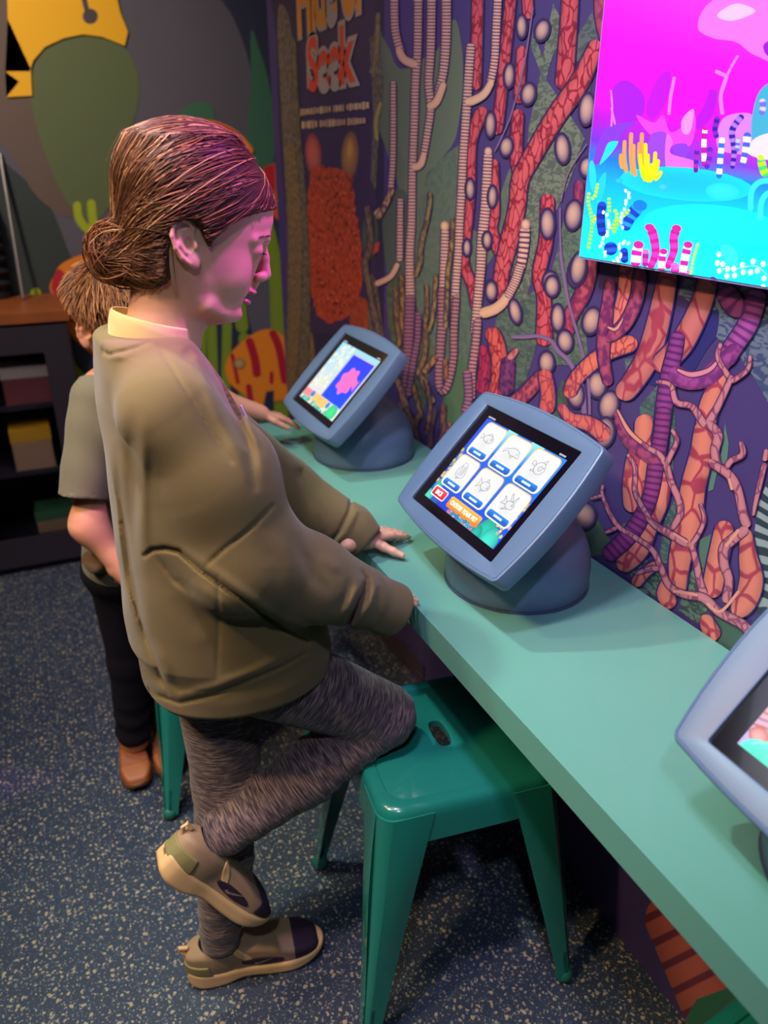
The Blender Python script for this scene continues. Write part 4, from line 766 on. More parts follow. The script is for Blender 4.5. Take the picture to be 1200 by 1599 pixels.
def sdf_mesh(fn, lo, hi, h):
    lo = np.array(lo, float); n = np.ceil((np.array(hi)-lo)/h).astype(int)+1; Bk = 8; nb = -(-n//Bk); n = nb*Bk
    c = [(lo[i]+(np.arange(nb[i])*Bk+Bk/2-.5)*h) for i in range(3)]
    G = np.stack(np.meshgrid(*c, indexing='ij'), -1).reshape(-1, 3); d = fn(G)
    act = np.abs(d) < Bk*h*1.35; idx = np.argwhere(act.reshape(nb))
    vol = np.repeat(np.repeat(np.repeat(d.reshape(nb), Bk, 0), Bk, 1), Bk, 2).astype(np.float32)
    loc = np.stack(np.meshgrid(*[np.arange(Bk)]*3, indexing='ij'), -1).reshape(-1, 3)
    for s in range(0, len(idx), 400):
        I = idx[s:s+400]; Q = (I[:, None, :]*Bk+loc[None]); vals = fn((lo+Q.reshape(-1, 3)*h)).astype(np.float32).reshape(len(I), -1)
        Qf = Q.reshape(-1, 3); vol[Qf[:, 0], Qf[:, 1], Qf[:, 2]] = vals.ravel()
    sg = vol < 0; cn = [np.array(((k >> 0) & 1, (k >> 1) & 1, (k >> 2) & 1)) for k in range(8)]
    sl = lambda o: tuple(slice(o[i], n[i]-1+o[i]) for i in range(3))
    cnt = sum(sg[sl(o)].astype(np.int8) for o in cn); cell = (cnt > 0) & (cnt < 8); ci = np.argwhere(cell)
    V = np.stack([vol[ci[:, 0]+o[0], ci[:, 1]+o[1], ci[:, 2]+o[2]] for o in cn], 1); acc = np.zeros((len(ci), 3)); num = np.zeros(len(ci))
    for a in range(8):
        for b in (a | 1, a | 2, a | 4):
            if b == a: continue
            va, vb = V[:, a], V[:, b]; m = (va < 0) != (vb < 0); t = va[m]/(va[m]-vb[m]+1e-12)
            acc[m] += cn[a]+t[:, None]*(cn[b]-cn[a]); num[m] += 1
    P = lo+(ci+acc/num[:, None])*h; ids = np.full(cell.shape, -1, np.int32); ids[tuple(ci.T)] = np.arange(len(ci)); faces = []
    for ax in range(3):
        u, v = (ax+1) % 3, (ax+2) % 3; s0 = [slice(1, n[i]-1) for i in range(3)]; s0[ax] = slice(0, n[ax]-1); s1 = list(s0); s1[ax] = slice(1, n[ax])
        a, b = sg[tuple(s0)], sg[tuple(s1)]; ch = np.argwhere(a != b); base = ch.copy()
        for i in range(3):
            if i != ax: base[:, i] += 1
        flip = ~a[tuple(ch.T)]; q = []
        for du, dv in ((1, 1), (0, 1), (0, 0), (1, 0)):
            c_ = base.copy(); c_[:, u] -= du; c_[:, v] -= dv; q.append(ids[tuple(c_.T)])
        q = np.stack(q, 1); q[flip] = q[flip][:, ::-1]; faces.append(q)
    F = np.concatenate(faces); F = F[(F >= 0).all(1)]
    # relax slightly along the field
    for _ in range(2):
        d = fn(P); e = h*.5; g = np.stack([fn(P+np.eye(3)[i]*e)-fn(P-np.eye(3)[i]*e) for i in range(3)], 1)/(2*e); gn = np.linalg.norm(g, axis=1)
        P = P-g*np.clip(d/np.maximum(gn**2, .05), -h*.6, h*.6)[:, None]
    return P, F
def smooth_mesh(P, F, it=1, lam=.4):
    E = np.concatenate([F[:, [i, (i+1) % 4]] for i in range(4)]); 
    for _ in range(it):
        s = np.zeros_like(P); c = np.zeros(len(P)); np.add.at(s, E[:, 0], P[E[:, 1]]); np.add.at(s, E[:, 1], P[E[:, 0]]); np.add.at(c, E[:, 0], 1); np.add.at(c, E[:, 1], 1)
        P = P*(1-lam)+lam*s/np.maximum(c, 1)[:, None]
    return P
def npobj(name, P, F, m, parent, attrs=None):
    me = bpy.data.meshes.new(name); me.from_pydata(np.asarray(P).tolist(), [], np.asarray(F).tolist()); me.materials.append(m)
    me.polygons.foreach_set('use_smooth', [True]*len(me.polygons))
    for k, v in (attrs or {}).items():
        v = np.asarray(v, np.float32)
        if v.ndim == 1: a = me.attributes.new(k, 'FLOAT', 'POINT'); a.data.foreach_set('value', v)
        else: a = me.attributes.new(k, 'FLOAT_COLOR', 'POINT'); a.data.foreach_set('color', np.c_[v, np.ones(len(v))].astype(np.float32).ravel())
    me.update(); o = bpy.data.objects.new(name, me); COL.objects.link(o); o.parent = parent; return o
def join(parts):
    P = np.concatenate([p for p, f in parts]); off = 0; Fs = []
    for p, f in parts: Fs.append(f+off); off += len(p)
    return P, np.concatenate(Fs)
def pw(q, Y): return at(1, Y, q[0], q[1])
def local(o, P): return P-np.array(o.location)
# materials for people
def skinmat(name, c):
    m = mat(name, c, .48, sub=.12, bump=.06, bscale=500, noise=.06, nscale=35); return m
M_skin = skinmat('skin_light', 'd8a488'); M_skin2 = skinmat('skin_child', 'd89a78'); M_lip = mat('lips', 'c08a7a', .4, sub=.1)
def fabric(name, c, bump=.25, bscale=900, noise=.06, sheen=.15):
    m = mat(name, c, .92, noise=noise, nscale=14, bump=bump, bscale=bscale, sheen=sheen, spec=.2); return m
M_sweat = fabric('sweatshirt_olive', '71623f', bump=.18); M_tee = fabric('undershirt_cream', 'd8c282', bump=.1)
def hairmat(name):
    m = bpy.data.materials.new(name); m.use_nodes = True; nt = m.node_tree; b = nt.nodes['Principled BSDF']
    a = nt.nodes.new('ShaderNodeAttribute'); a.attribute_name = 'col'; nt.links.new(a.outputs['Color'], b.inputs['Base Color']); b.inputs['Roughness'].default_value = .5; b.inputs['Specular IOR Level'].default_value = .3
    return m
M_hair = hairmat('hair_strands')
def legmat(name, c1, c2, c3):
    m = bpy.data.materials.new(name); m.use_nodes = True; nt = m.node_tree; N = nt.nodes; L = nt.links; b = N['Principled BSDF']; b.inputs['Roughness'].default_value = .85; b.inputs['Sheen Weight'].default_value = .2
    s = N.new('ShaderNodeAttribute'); s.attribute_name = 's'; t = N.new('ShaderNodeAttribute'); t.attribute_name = 'th'; cx_ = N.new('ShaderNodeCombineXYZ'); L.new(s.outputs['Fac'], cx_.inputs[0]); L.new(t.outputs['Fac'], cx_.inputs[1])
    mp = N.new('ShaderNodeMapping'); mp.inputs['Scale'].default_value = (430, 38, 1); L.new(cx_.outputs[0], mp.inputs[0])
    n = N.new('ShaderNodeTexNoise'); n.inputs['Scale'].default_value = 1; n.inputs['Detail'].default_value = 3; n.inputs['Distortion'].default_value = .6; L.new(mp.outputs[0], n.inputs['Vector'])
    r = N.new('ShaderNodeValToRGB'); r.color_ramp.elements[0].position = .38; r.color_ramp.elements[0].color = (*lin(c1), 1); r.color_ramp.elements[1].position = .62; r.color_ramp.elements[1].color = (*lin(c3), 1); e = r.color_ramp.elements.new(.5); e.color = (*lin(c2), 1)
    L.new(n.outputs['Fac'], r.inputs[0]); L.new(r.outputs[0], b.inputs['Base Color']); bp = N.new('ShaderNodeBump'); bp.inputs['Strength'].default_value = .5; bp.inputs['Distance'].default_value = .002; L.new(n.outputs['Fac'], bp.inputs['Height']); L.new(bp.outputs[0], b.inputs['Normal'])
    return m
# ================================================================= the girl
Y0 = 1.03
girl = empty('person', (.16, 1.03, 0)); tag(girl, 'girl in olive sweatshirt and marled leggings kneeling one knee on the green stool', 'person')
pr = lambda q: pw(q, Y0)
def curve(pts):
    w = sorted([(float(pr(q)[2]), float(pr(q)[0])) for q in pts]); return np.array([a for a, b in w]), np.array([b for a, b in w])
zf, xf_ = curve([(300, 194), (340, 212), (372, 232), (400, 268), (416, 296), (425, 328), (424.5, 347), (420, 366), (414.5, 380), (409, 392), (403, 408), (396, 426), (391, 441), (386, 455), (378, 466), (371, 480), (371, 490), (365, 498), (356, 503), (330, 508)])
zb, xb_ = curve([(285, 194), (240, 204), (212, 232), (197, 268), (192, 310), (192, 350), (200, 390), (214, 420), (228, 446), (262, 478), (295, 498), (305, 508)])
zt0 = float(pr((300, 193))[2]); zlo = float(pr((350, 506))[2]); zs = np.linspace(zlo, zt0, 60)
XF = np.interp(zs, zf, xf_); XB = np.interp(zs, zb, xb_)
zz = (zs-zlo)/(zt0-zlo)
WD = np.interp(zz, [0, .03, .08, .16, .26, .38, .5, .62, .74, .84, .92, .97, 1], [.012, .026, .040, .0495, .056, .0625, .0675, .0705, .0705, .065, .052, .034, .010])
XWm = np.interp(zz, [0, .1, .3, .5, 1], [.235, .205, .180, .172, .185]); XWm = np.clip(XWm, XB+.02, XF-.02)
ktop = zs <= float(pr((300, 226))[2])
zs_, XB_, XF_, XW_, WD_ = zs[ktop], XB[ktop], XF[ktop], XWm[ktop], WD[ktop]
def skull(P): return smin(s_slices(P, zs_, XB_, XF_, XW_, np.full(len(zs_), Y0), WD_, 2.1), s_ell(P, pr((286, 268)), (.0700, .057, .0480)), .018)
def pn(q, y): return pw(q, Y0-y)
def mir(P): Q = P.copy(); Q[:, 1] = Y0-np.abs(Q[:, 1]-Y0); return Q
EARC = pw((290, 381), .962)
def ear(P, c, sgn, s=1.0, tilt=-8):
    q = (P-c)/s; q = q@rotm('Y', tilt); x, y, z = q[:, 0], q[:, 1]*sgn, q[:, 2]   # +y outwards
    Q = np.stack([x, y, z], 1); bend = Q.copy(); bend[:, 1] -= -.25*np.clip(x, -1, 1)   # back edge stands off the head
    body = s_ell(bend, (0, 0, .002), (.0165, .0042, .0275)); lobe = s_ell(bend, (.006, .000, -.022), (.0085, .0040, .010))
    rim = s_chain(bend, [(.010, .002, .004), (.0135, .004, .016), (.008, .005, .027), (-.002, .0055, .0305), (-.011, .0055, .025), (-.0155, .005, .013), (-.0145, .004, -.002), (-.009, .003, -.015), (-.001, .002, -.024)], [.0022, .0028, .003, .0032, .0032, .003, .0028, .0025, .0022], .002)
    anti = s_chain(bend, [(.004, .003, .017), (-.005, .0035, .012), (-.008, .0035, .001), (-.003, .003, -.010)], [.0018, .0022, .0024, .002], .002)
    trag = s_ell(bend, (.0115, .004, -.004), (.0035, .004, .006))
    d = smin(smin(smin(body, lobe, .005), rim, .0025), smin(anti, trag, .002), .003)
    d = smax(d, -s_ell(bend, (.0035, .0065, -.001), (.0062, .0065, .010)), .002)
    d = smax(d, -s_ell(bend, (-.0025, .0058, .020), (.006, .0032, .0045)), .002)
    return d*s
def head_sdf(P):
    d = skull(P); M = mir(P)
    # cheek and jaw fullness
    d = smin(d, s_ell(M, pn((357, 425), .036), (.024, .016, .026)), .016)
    d = smin(d, s_chain(M, [pn((322, 478), .042), pn((345, 489), .027), pn((364, 490), .008)], [.010, .010, .0115], .01), .012)
    # eye socket, lid
    d = smax(d, -s_ell(M, pn((418, 391), .031), (.013, .018, .0085)), .009)
    d = smin(d, s_ell(M, pn((396, 391), .030), (.0120, .0130, .0110)), .004)
    d = smax(d, -s_chain(M, [pn((409, 394), .020), pn((408, 395.5), .030), pn((398, 393), .041)], [.0010, .0012, .0009], .001), .0012)
    d = smin(d, s_chain(M, [pn((415, 375), .010), pn((411, 372), .026), pn((396, 375), .044)], [.005, .005, .004], .006), .009)
    # nose
    n0, n1, n2 = pr((411.5, 383)), pr((413, 403)), pr((414.5, 428.5)); d = smin(d, s_chain(P, [n0, n1, n2], [.0048, .0058, .0078], .005), .005)
    d = smin(d, s_ell(M, pn((408, 433), .0095), (.0080, .0056, .0064)), .004)
    d = smax(d, -s_ell(M, pn((410, 441), .0062), (.0055, .0028, .0032)), .0015)
    d = smin(d, s_cap(P, pr((402, 436)), pr((392, 452)), .0055, .006), .007)
    # lips
    d = smin(d, s_ell(P, pr((391, 454.5)), (.0075, .0165, .0042), rotm('Y', 18)), .003); d = smin(d, s_ell(P, pr((381.5, 469.5)), (.0088, .0150, .0056), rotm('Y', 18)), .0035)
    d = smax(d, -s_ell(P, pr((386, 462)), (.0105, .0150, .0019), rotm('Y', 12)), .0014)
    d = smax(d, -s_cap(P, pr((379.5, 482))+np.array([0, -.010, 0]), pr((379.5, 482))+np.array([0, .010, 0]), .0042), .006)
    # neck
    d = smin(d, s_chain(P, [pr((262, 420)), pr((262, 470)), pr((250, 540))], [.044, .040, .050], .02), .018)
    d = smin(d, s_cap(M, pr((285, 432))+np.array([0, -.035, 0]), pr((297, 530))+np.array([0, -.010, 0]), .009, .009), .015)
    d = smin(d, ear(M, EARC, -1, .93), .003)
    return d
hd = sdf_mesh(head_sdf, (.08, .925, 1.13), (.31, 1.135, 1.43), .0017)
# hands
def hand(P, wrist, d, up, side, s=1.0, curl=.25, spread=.10, thumb=(.35, .55, -.35)):
    d = np.array(d, float); d /= np.linalg.norm(d); up = np.array(up, float); up -= d*(up@d); up /= np.linalg.norm(up); sd = np.cross(d, up)*side   # sd: towards the thumb
    o = np.array(wrist, float); pt = lambda a, b, c: o+(d*a+sd*b+up*c)*s
    r = s_cap(P, pt(-.05, 0, 0), pt(.002, 0, 0), .021*s, .020*s)
    for b in (-.022, -.008, .007, .021): r = smin(r, s_cap(P, pt(.004, b*.55, 0), pt(.062, b, .001), .011*s, .0088*s), .008*s)
    for b, L, rr in ((-.024, .046, .0062), (-.0085, .060, .0070), (.0075, .064, .0072), (.0225, .056, .0070)):
        p = np.array([.062, b]); ang = -b*spread/.02; z = 0; pts = [pt(p[0], p[1], 0)]; a = .08
        for f in (.45, .30, .25):
            a += curl; p = p+np.array([math.cos(ang), -math.sin(ang)*-1*0+math.sin(b*spread*40)])*L*f*math.cos(a); z -= L*f*math.sin(a); pts.append(pt(p[0], p[1], z))
        r = smin(r, s_chain(P, pts, [rr*s*1.05, rr*s, rr*s*.93, rr*s*.8], .002), .003*s)
    t0 = pt(.014, .020, -.004); tv = np.array(thumb); tv = tv/np.linalg.norm(tv); T = d*tv[0]+sd*tv[1]+up*tv[2]
    T2 = T+d*.35; T2 /= np.linalg.norm(T2)
    r = smin(r, s_chain(P, [pt(.006, .010, -.002), t0+T*.022*s, t0+T*.022*s+T2*.024*s, t0+T*.022*s+T2*.045*s], [.012*s, .0098*s, .0082*s, .0066*s], .004), .006*s)
    return r
RW = np.array([.380, .937, .772]); LW = np.array([.470, 1.135, .772])
RC_, LC_ = pw((560, 930), .918), pw((548, 826), 1.150)
rh = lambda P: smin(hand(P, RW, (1, .12, -.12), (0, 0, 1), -1, .82, .10, .08, (.6, .5, -.3)), s_cap(P, (RC_*.7+RW*.3), RW, .023, .020), .01)
lh = lambda P: smin(hand(P, LW, (1, .42, -.15), (0, 0, 1), 1, .82, .09, .12, (.10, .9, -.25)), s_cap(P, (LC_*.7+LW*.3), LW, .023, .020), .01)
h1 = sdf_mesh(rh, (.20, .86, .68), (.56, 1.02, .92), .0020); h2 = sdf_mesh(lh, (.27, 1.04, .68), (.62, 1.26, .92), .0020)
RS, RE, RC, RT2 = pw((262, 640), .915), pw((388, 866), .895), pw((560, 930), .918), pw((612, 951), .930)
LS, LE, LC, LT2 = np.array([.150, 1.135, 1.075]), pw((440, 768), 1.21), pw((548, 826), 1.150), pw((572, 846), 1.130)
core = lambda P: smin(smin(s_chain(P, [(.14, 1.03, 1.10), (.15, 1.03, .95), (.18, 1.02, .76)], [.05, .065, .075], .03), s_chain(P, [(.13, .95, 1.08), RS, RE, RC, RW], [.03, .028, .026, .022, .020], .02), .03), s_chain(P, [(.13, 1.11, 1.08), LS, LE, LC, LW], [.03, .028, .026, .021, .020], .02), .03)
h3 = sdf_mesh(core, (.03, .8, .64), (.52, 1.3, 1.20), .006)
P_, F_ = join([hd, h1, h2, h3]); body = npobj('body', local(girl, P_), F_, M_skin, girl)
# lips, lashes, brow as thin parts
def lipmask():
    P, F = hd; out = []
    return
P, F = hd; fc = P[F].mean(1); U, V = proj_np = (None, None)
def prj(P):
    d = P-CC; z = d@FW; return 600+F_PX*(d@RT)/z, 800-F_PX*(d@UP)/z
Um, Vm = prj(fc)
li = (s_ell(fc, pr((391, 455.5)), (.0095, .0185, .0042), rotm('Y', 18)) < .0006) & (fc[:, 0] > pr((388, 456))[0]) | (s_ell(fc, pr((381.5, 469.5)), (.0105, .0175, .0062), rotm('Y', 18)) < .0004) & (fc[:, 0] > pr((380, 470))[0])
def submesh(P, F, mask, off=0):
    f = F[mask]; u, inv = np.unique(f, return_inverse=True); return P[u], inv.reshape(f.shape)
me = body.data; me.materials.append(M_lip); mi = np.zeros(len(me.polygons), np.int32); mi[:len(F)][li] = 1; me.polygons.foreach_set('material_index', mi)
M_lash = mat('lash_brown', '3a2420', .7); M_brow = mat('brow_brown', '7a5444', .8)
for sg in (-1, 1):
    bm = bmesh.new()
    for k in range(13):
        t = k/12; y = .020+.021*t; b = pn((408.5-9*t+1.5*math.sin(t*3.1), 394+1.5*math.sin(t*3.1)-1.0*t), y); p0 = Vector((b[0]+.001, Y0+sg*y, b[2])); tube(bm, [p0, p0+Vector((.0035, sg*.001, -.0025)), p0+Vector((.0065, sg*.002, -.0030))], [.00035, .00028, .0001], 4)
    obj('eyelashes', bm, M_lash, girl, smooth=False).location = -girl.location
    bm = bmesh.new(); r = random.Random(sg)
    for k in range(60):
        t = r.random(); y = .012+.032*t; b = pn((420.5-17*t, 370-2.5*math.sin(t*2.6)+3*t+r.uniform(-1.2, 1.2)), y); p0 = Vector((b[0], Y0+sg*y, b[2]))
        p0.x -= .0; nrm = Vector((1, sg*.6, 0)).normalized()
        # push onto the surface
        for _ in range(8): p0 = p0-nrm*float(head_sdf(np.array([list(p0)]))[0])*.8
        tube(bm, [p0, p0+Vector((-.0025, sg*.004, .0008))+nrm*.0006], [.0004, .00015], 4)
    obj('eyebrow', bm, M_brow, girl, smooth=False).location = -girl.location
# hair
HP = [(262, 150), (450, 150), (452, 316), (434, 326), (410, 331), (383, 337), (358, 353), (334, 371), (325, 384), (316, 366), (307, 348), (290, 342), (273, 353), (266, 378), (265, 412), (268, 436), (243, 448), (215, 446), (120, 440), (120, 150)]
def hair_sdf(P):
    M = mir(P); U, V = prj(M); reg = polysd(U, V, HP)*.00085
    th = .0095-.005*np.clip((P[:, 0]-.24)/.06, 0, 1)
    d = smax(skull(P)-th, reg, .006)
    back = s_ell(P, pr((228, 408))+np.array([0, 0, 0]), (.036, .050, .030)); d = smin(d, smax(back, reg, .006), .015)
    bun = s_ell(P, pr((191, 394)), (.031, .035, .032), rotm('Y', 20))
    return smin(d, bun, .006)
BR_ = pr((206, 384)); HC = pr((285, 330))
def hcap(P): return smax(hair_sdf(P), -.004-(-.004), .001) if False else hair_sdf(P)
hp, hf = sdf_mesh(hair_sdf, (.03, .93, 1.20), (.32, 1.13, 1.44), .0026)
rs = np.random.RandomState(4)
def hcol(n, dark=0): 
    pal = np.array([lin(c) for c in ('482a1a', '5a3620', '74482a', '8e5c36', 'aa7c4c', 'cca070')]); k = rs.choice(6, n, p=[.26, .28, .22, .13, .07, .04]); return pal[k]*rs.uniform(.8, 1.15, (n, 1))
capo = npobj('hair', local(girl, hp), hf, M_hair, girl, {'col': np.tile(np.array(lin('3c2417')), (len(hp), 1))*rs.uniform(.85, 1.15, (len(hp), 1))})
def surf_along(C, D, fn, off, r0=.02, r1=.22):
    lo = np.full(len(D), r0); hi = np.full(len(D), r1)
    for _ in range(22):
        m = (lo+hi)/2; v = fn(C+D*m[:, None]); ins = v < off; lo = np.where(ins, m, lo); hi = np.where(ins, hi, m)
    return C+D*((lo+hi)/2)[:, None]
def strands(paths, cols, rad):
    """paths (n,m,3) -> tapered three-sided tubes"""
    n, m, _ = paths.shape; T = np.gradient(paths, axis=1); T /= np.linalg.norm(T, axis=2, keepdims=True)+1e-9
    ref = np.array([.3, .2, 1.]); N1 = np.cross(T, ref); N1 /= np.linalg.norm(N1, axis=2, keepdims=True)+1e-9; N2 = np.cross(T, N1); V = []
    tp = np.interp(np.linspace(0, 1, m), [0, .08, .85, 1], [.35, 1, 1, .2])
    for k in range(3):
        a = 2*math.pi*k/3; V.append(paths+(N1*math.cos(a)+N2*math.sin(a))*(rad[:, None]*tp[None])[..., None])
    V = np.stack(V, 2).reshape(-1, 3); i = np.arange(n)[:, None, None]*m*3+np.arange(m-1)[None, :, None]*3; j = np.arange(3)[None, None]; jn = (np.arange(3)+1)[None, None] % 3
    F = np.stack([i+j, i+jn, i+3+jn, i+3+j], -1).reshape(-1, 4); return V, F, np.repeat(cols, m*3, 0)
def hair_paths(n, m=15):
    nf = int(n*.55); segs = [((436, 322), (383, 336), (340, 368)), ]
    t = rs.rand(nf); q = np.stack([np.interp(t, [0, .35, .65, 1], [436, 400, 360, 326]), np.interp(t, [0, .35, .65, 1], [322, 331, 351, 380])], 1)+rs.randn(nf, 2)*2
    S1 = np.array([pw(a, Y0-.02-.04*b) for a, b in zip(q, t)]); sg = np.where(rs.rand(nf) < .72, -1, 1); S1[:, 1] = Y0+sg*np.abs(S1[:, 1]-Y0+0)*1.0
    top = rs.rand(nf) < .3; S1[top, 1] = Y0+rs.uniform(-.03, .05, top.sum())
    nn = int(n*.15); t = rs.rand(nn); q = np.stack([np.interp(t, [0, .5, 1], [267, 267, 225]), np.interp(t, [0, .5, 1], [380, 434, 444])], 1)
    S2 = np.array([pw(a, Y0-.05) for a in q]); S2[:, 1] = Y0+np.where(rs.rand(nn) < .75, -1, 1)*np.abs(S2[:, 1]-Y0)*rs.uniform(.2, 1, nn)
    n3 = n-nf-nn; k = rs.randint(0, len(hp), n3); S3 = hp[k]; S = np.concatenate([S1, S2, S3])
    D0 = S-HC; D0 /= np.linalg.norm(D0, axis=1)[:, None]; D1 = (BR_-HC)[None]+rs.randn(len(S), 3)*.006; D1 /= np.linalg.norm(D1, axis=1)[:, None]
    om = np.arccos(np.clip((D0*D1).sum(1), -1, 1)); tt = np.linspace(0, 1, m); out = []; ph = rs.uniform(0, 6.28, len(S)); am = rs.uniform(.0, .05, len(S)); off = rs.uniform(-.0002, .0026, len(S))
    for t in tt:
        w0 = np.sin((1-t)*om)/np.sin(om+1e-6); w1 = np.sin(t*om)/np.sin(om+1e-6); D = D0*w0[:, None]+D1*w1[:, None]; D[:, 2] += .16*np.sin(math.pi*t)*(1-.0*t); D[:, 1] += am*np.sin(ph+t*5)*np.sin(math.pi*t); D /= np.linalg.norm(D, axis=1)[:, None]
        out.append(surf_along(HC[None], D, lambda Q: hair_sdf(Q), 0)+D*off[:, None])
    return np.stack(out, 1)
hpth = hair_paths(6500); c1 = hcol(len(hpth)); ra = rs.uniform(.0003, .0007, len(hpth)); V, F2, C2 = strands(hpth, c1, ra)
# bun loops
bl = []; bc = pr((191, 394))
for k in range(420):
    ax = np.array([.35, .9, .25])+rs.randn(3)*.55; ax /= np.linalg.norm(ax); u = np.cross(ax, (0, 0, 1.)); u /= np.linalg.norm(u); v = np.cross(ax, u); a0 = rs.uniform(0, 6.28); L = rs.uniform(1.5, 4); r0 = rs.uniform(.82, 1.10) if k % 6 else rs.uniform(1.1, 1.32)
    a = a0+np.linspace(0, L, 15); bl.append(bc+(u[None]*np.cos(a)[:, None]+v[None]*np.sin(a)[:, None])*np.array([.032, .034, .033])*r0*(1+.08*np.sin(a*2+a0))[:, None]+ax*rs.uniform(-.012, .012))
V3, F3, C3 = strands(np.array(bl), hcol(420)*1.3, rs.uniform(.0006, .0012, 420))
# flyaways and the loose lock by the ear
lk = []
for k in range(46):
    e = rs.randn(2)*1.3; x0 = rs.uniform(262, 268); q = [(x0+e[0]*.3, 372+rs.uniform(-8, 10)), (266+e[0], 405), (270+e[0]*1.4, 438+e[1]), (280+e[0]*2.2, 468+e[1]*4)]
    y = Y0-.064+rs.uniform(-.004, .004); c = catmull([pw(a, y+(.008 if i > 1 else 0)+(.010 if i > 2 else 0)) for i, a in enumerate(q)], 5)[:15]; lk.append(c if len(c) == 15 else c[np.linspace(0, len(c)-1, 15).astype(int)])
for k in range(30):
    x = rs.uniform(225, 268); y = Y0-rs.uniform(.02, .05); c = catmull([pw((x, 430), y), pw((x+rs.randn()*3, 444), y), pw((x+rs.randn()*5, 456+rs.rand()*8), y+.004)], 7); lk.append(c[:15])
V4, F4, C4 = strands(np.array(lk), np.array([lin('d8b088')]*46+[lin('8a5a38')]*30), rs.uniform(.0003, .0006, 76))
fl = []
for k in range(90):
    i = rs.randint(len(hpth)); c = hpth[i].copy(); D = c-HC; D /= np.linalg.norm(D, axis=1)[:, None]; c = c+D*(np.sin(np.linspace(0, math.pi, 15))*rs.uniform(.002, .009))[:, None]; fl.append(c)
V5, F5, C5 = strands(np.array(fl), hcol(90)*1.2, np.full(90, .00022))
sv, sf, sc_ = [], [], []; off = 0
for v, f, c in ((V, F2, C2), (V3, F3, C3), (V4, F4, C4), (V5, F5, C5)): sv.append(v); sf.append(f+off); sc_.append(c); off += len(v)
so = npobj('hair_strands', local(girl, np.concatenate(sv)), np.concatenate(sf), M_hair, capo, {'col': np.concatenate(sc_)}); so['kind'] = 'stuff'
# sweatshirt
SZ = np.array([.655, .665, .69, .715, .74, .80, .88, .95, 1.03, 1.09, 1.13, 1.16, 1.18, 1.195, 1.205])
SB = np.array([.062, .056, .055, .056, .046, .047, .050, .052, .054, .055, .058, .062, .070, .078, .086])
SF = np.array([.340, .350, .352, .348, .346, .325, .305, .285, .255, .232, .217, .202, .190, .182, .176])
SW = np.array([.146, .154, .155, .153, .157, .157, .156, .158, .156, .148, .132, .108, .080, .062, .054])
def mapz(P):  # back of the garment sits higher than the front at the neck
    Q = P.copy(); Q[:, 2] = P[:, 2]+np.clip((P[:, 2]-1.05)/.13, 0, 1)*(P[:, 0]-.125)*.32; return Q
n_ = len(SZ)
RS, RE, RC, RT2 = pw((262, 640), .915), pw((388, 866), .895), pw((560, 930), .918), pw((612, 951), .930)
LS, LE, LC, LT2 = np.array([.150, 1.135, 1.075]), pw((440, 768), 1.21), pw((548, 826), 1.150), pw((572, 846), 1.130)
FOLDS = [  # projected polyline, width px, amplitude m (positive = groove)
    ([(239, 530), (267, 571), (305, 635), (334, 682), (362, 722)], 2.6, .0022),
    ([(322, 560), (345, 605), (363, 638), (392, 702), (403, 770)], 10, .0095), ([(312, 585), (340, 650), (370, 710), (395, 760)], 9, -.0045), ([(345, 580), (372, 630), (398, 690), (412, 755)], 6, -.004), ([(378, 700), (392, 740), (400, 775)], 4, .003),
    ([(427, 789), (409, 808), (392, 825), (375, 840), (350, 858), (322, 884)], 2.2, .0020),
    ([(158, 542), (163, 551), (171, 554), (194, 549), (217, 542), (238, 530)], 2.8, .0026), ([(163, 560), (194, 556), (222, 547)], 5, -.0022), ([(176, 546), (200, 540), (225, 532)], 5, -.0012),
    ([(214, 1050), (228, 1072), (245, 1086), (280, 1098), (337, 1085), (400, 1059), (440, 1042), (480, 1020)], 3, .0028), ([(214, 1040), (245, 1074), (280, 1086), (337, 1073), (400, 1047), (480, 1006)], 7, -.0035),
    ([(222, 650), (224, 702), (222, 761), (223, 848), (232, 900)], 9, -.0040), ([(207, 630), (205, 720), (206, 800), (208, 880), (222, 970)], 11, .0052),
    ([(165, 700), (175, 800), (190, 900), (212, 1000)], 7, -.004), ([(180, 690), (188, 790), (200, 890), (225, 985), (258, 1075)], 7, .0065), ([(195, 900), (225, 985), (262, 1085)], 2.5, .0020), ([(240, 1000), (258, 1040), (268, 1080)], 8, -.003),
    ([(240, 860), (272, 905), (304, 930)], 5, .0042), ([(300, 905), (335, 935), (372, 960)], 9, -.0035), ([(270, 930), (330, 990), (350, 1060)], 16, .004), ([(340, 900), (342, 980), (338, 1060)], 1.6, .0011),
    ([(462, 830), (474, 868), (492, 905), (520, 930)], 9, .0045), ([(500, 866), (520, 884), (540, 890)], 8, -.003),
    ([(535, 990), (548, 968), (560, 945), (570, 925), (573, 905), (562, 888)], 4.5, .0125), ([(552, 990), (566, 965), (580, 940), (586, 915), (578, 890)], 6, -.0080), ([(520, 980), (545, 950), (560, 915), (555, 890)], 6, -.006), ([(226, 868), (238, 859), (258, 857), (280, 862), (315, 893), (360, 925), (400, 952), (440, 982), (482, 1004)], 3.4, .0065), ([(270, 850), (315, 880), (365, 915), (420, 955), (470, 985)], 8, -.004), ([(585, 985), (592, 950), (590, 915)], 4, .0022), ([(520, 960), (540, 930), (545, 900)], 5, .003), ([(460, 960), (500, 985), (540, 985)], 7, .003),
    ([(285, 545), (300, 565)], 9, .002), ([(400, 840), (430, 880), (440, 930)], 15, .0035), ([(560, 1000), (580, 985)], 5, .002)]
FOLDS2 = [([(505, 860), (530, 830), (545, 800), (548, 785)], 3, .006), ([(512, 862), (540, 832), (556, 800)], 5, -.004), ([(470, 740), (500, 800), (505, 840)], 8, .004)]
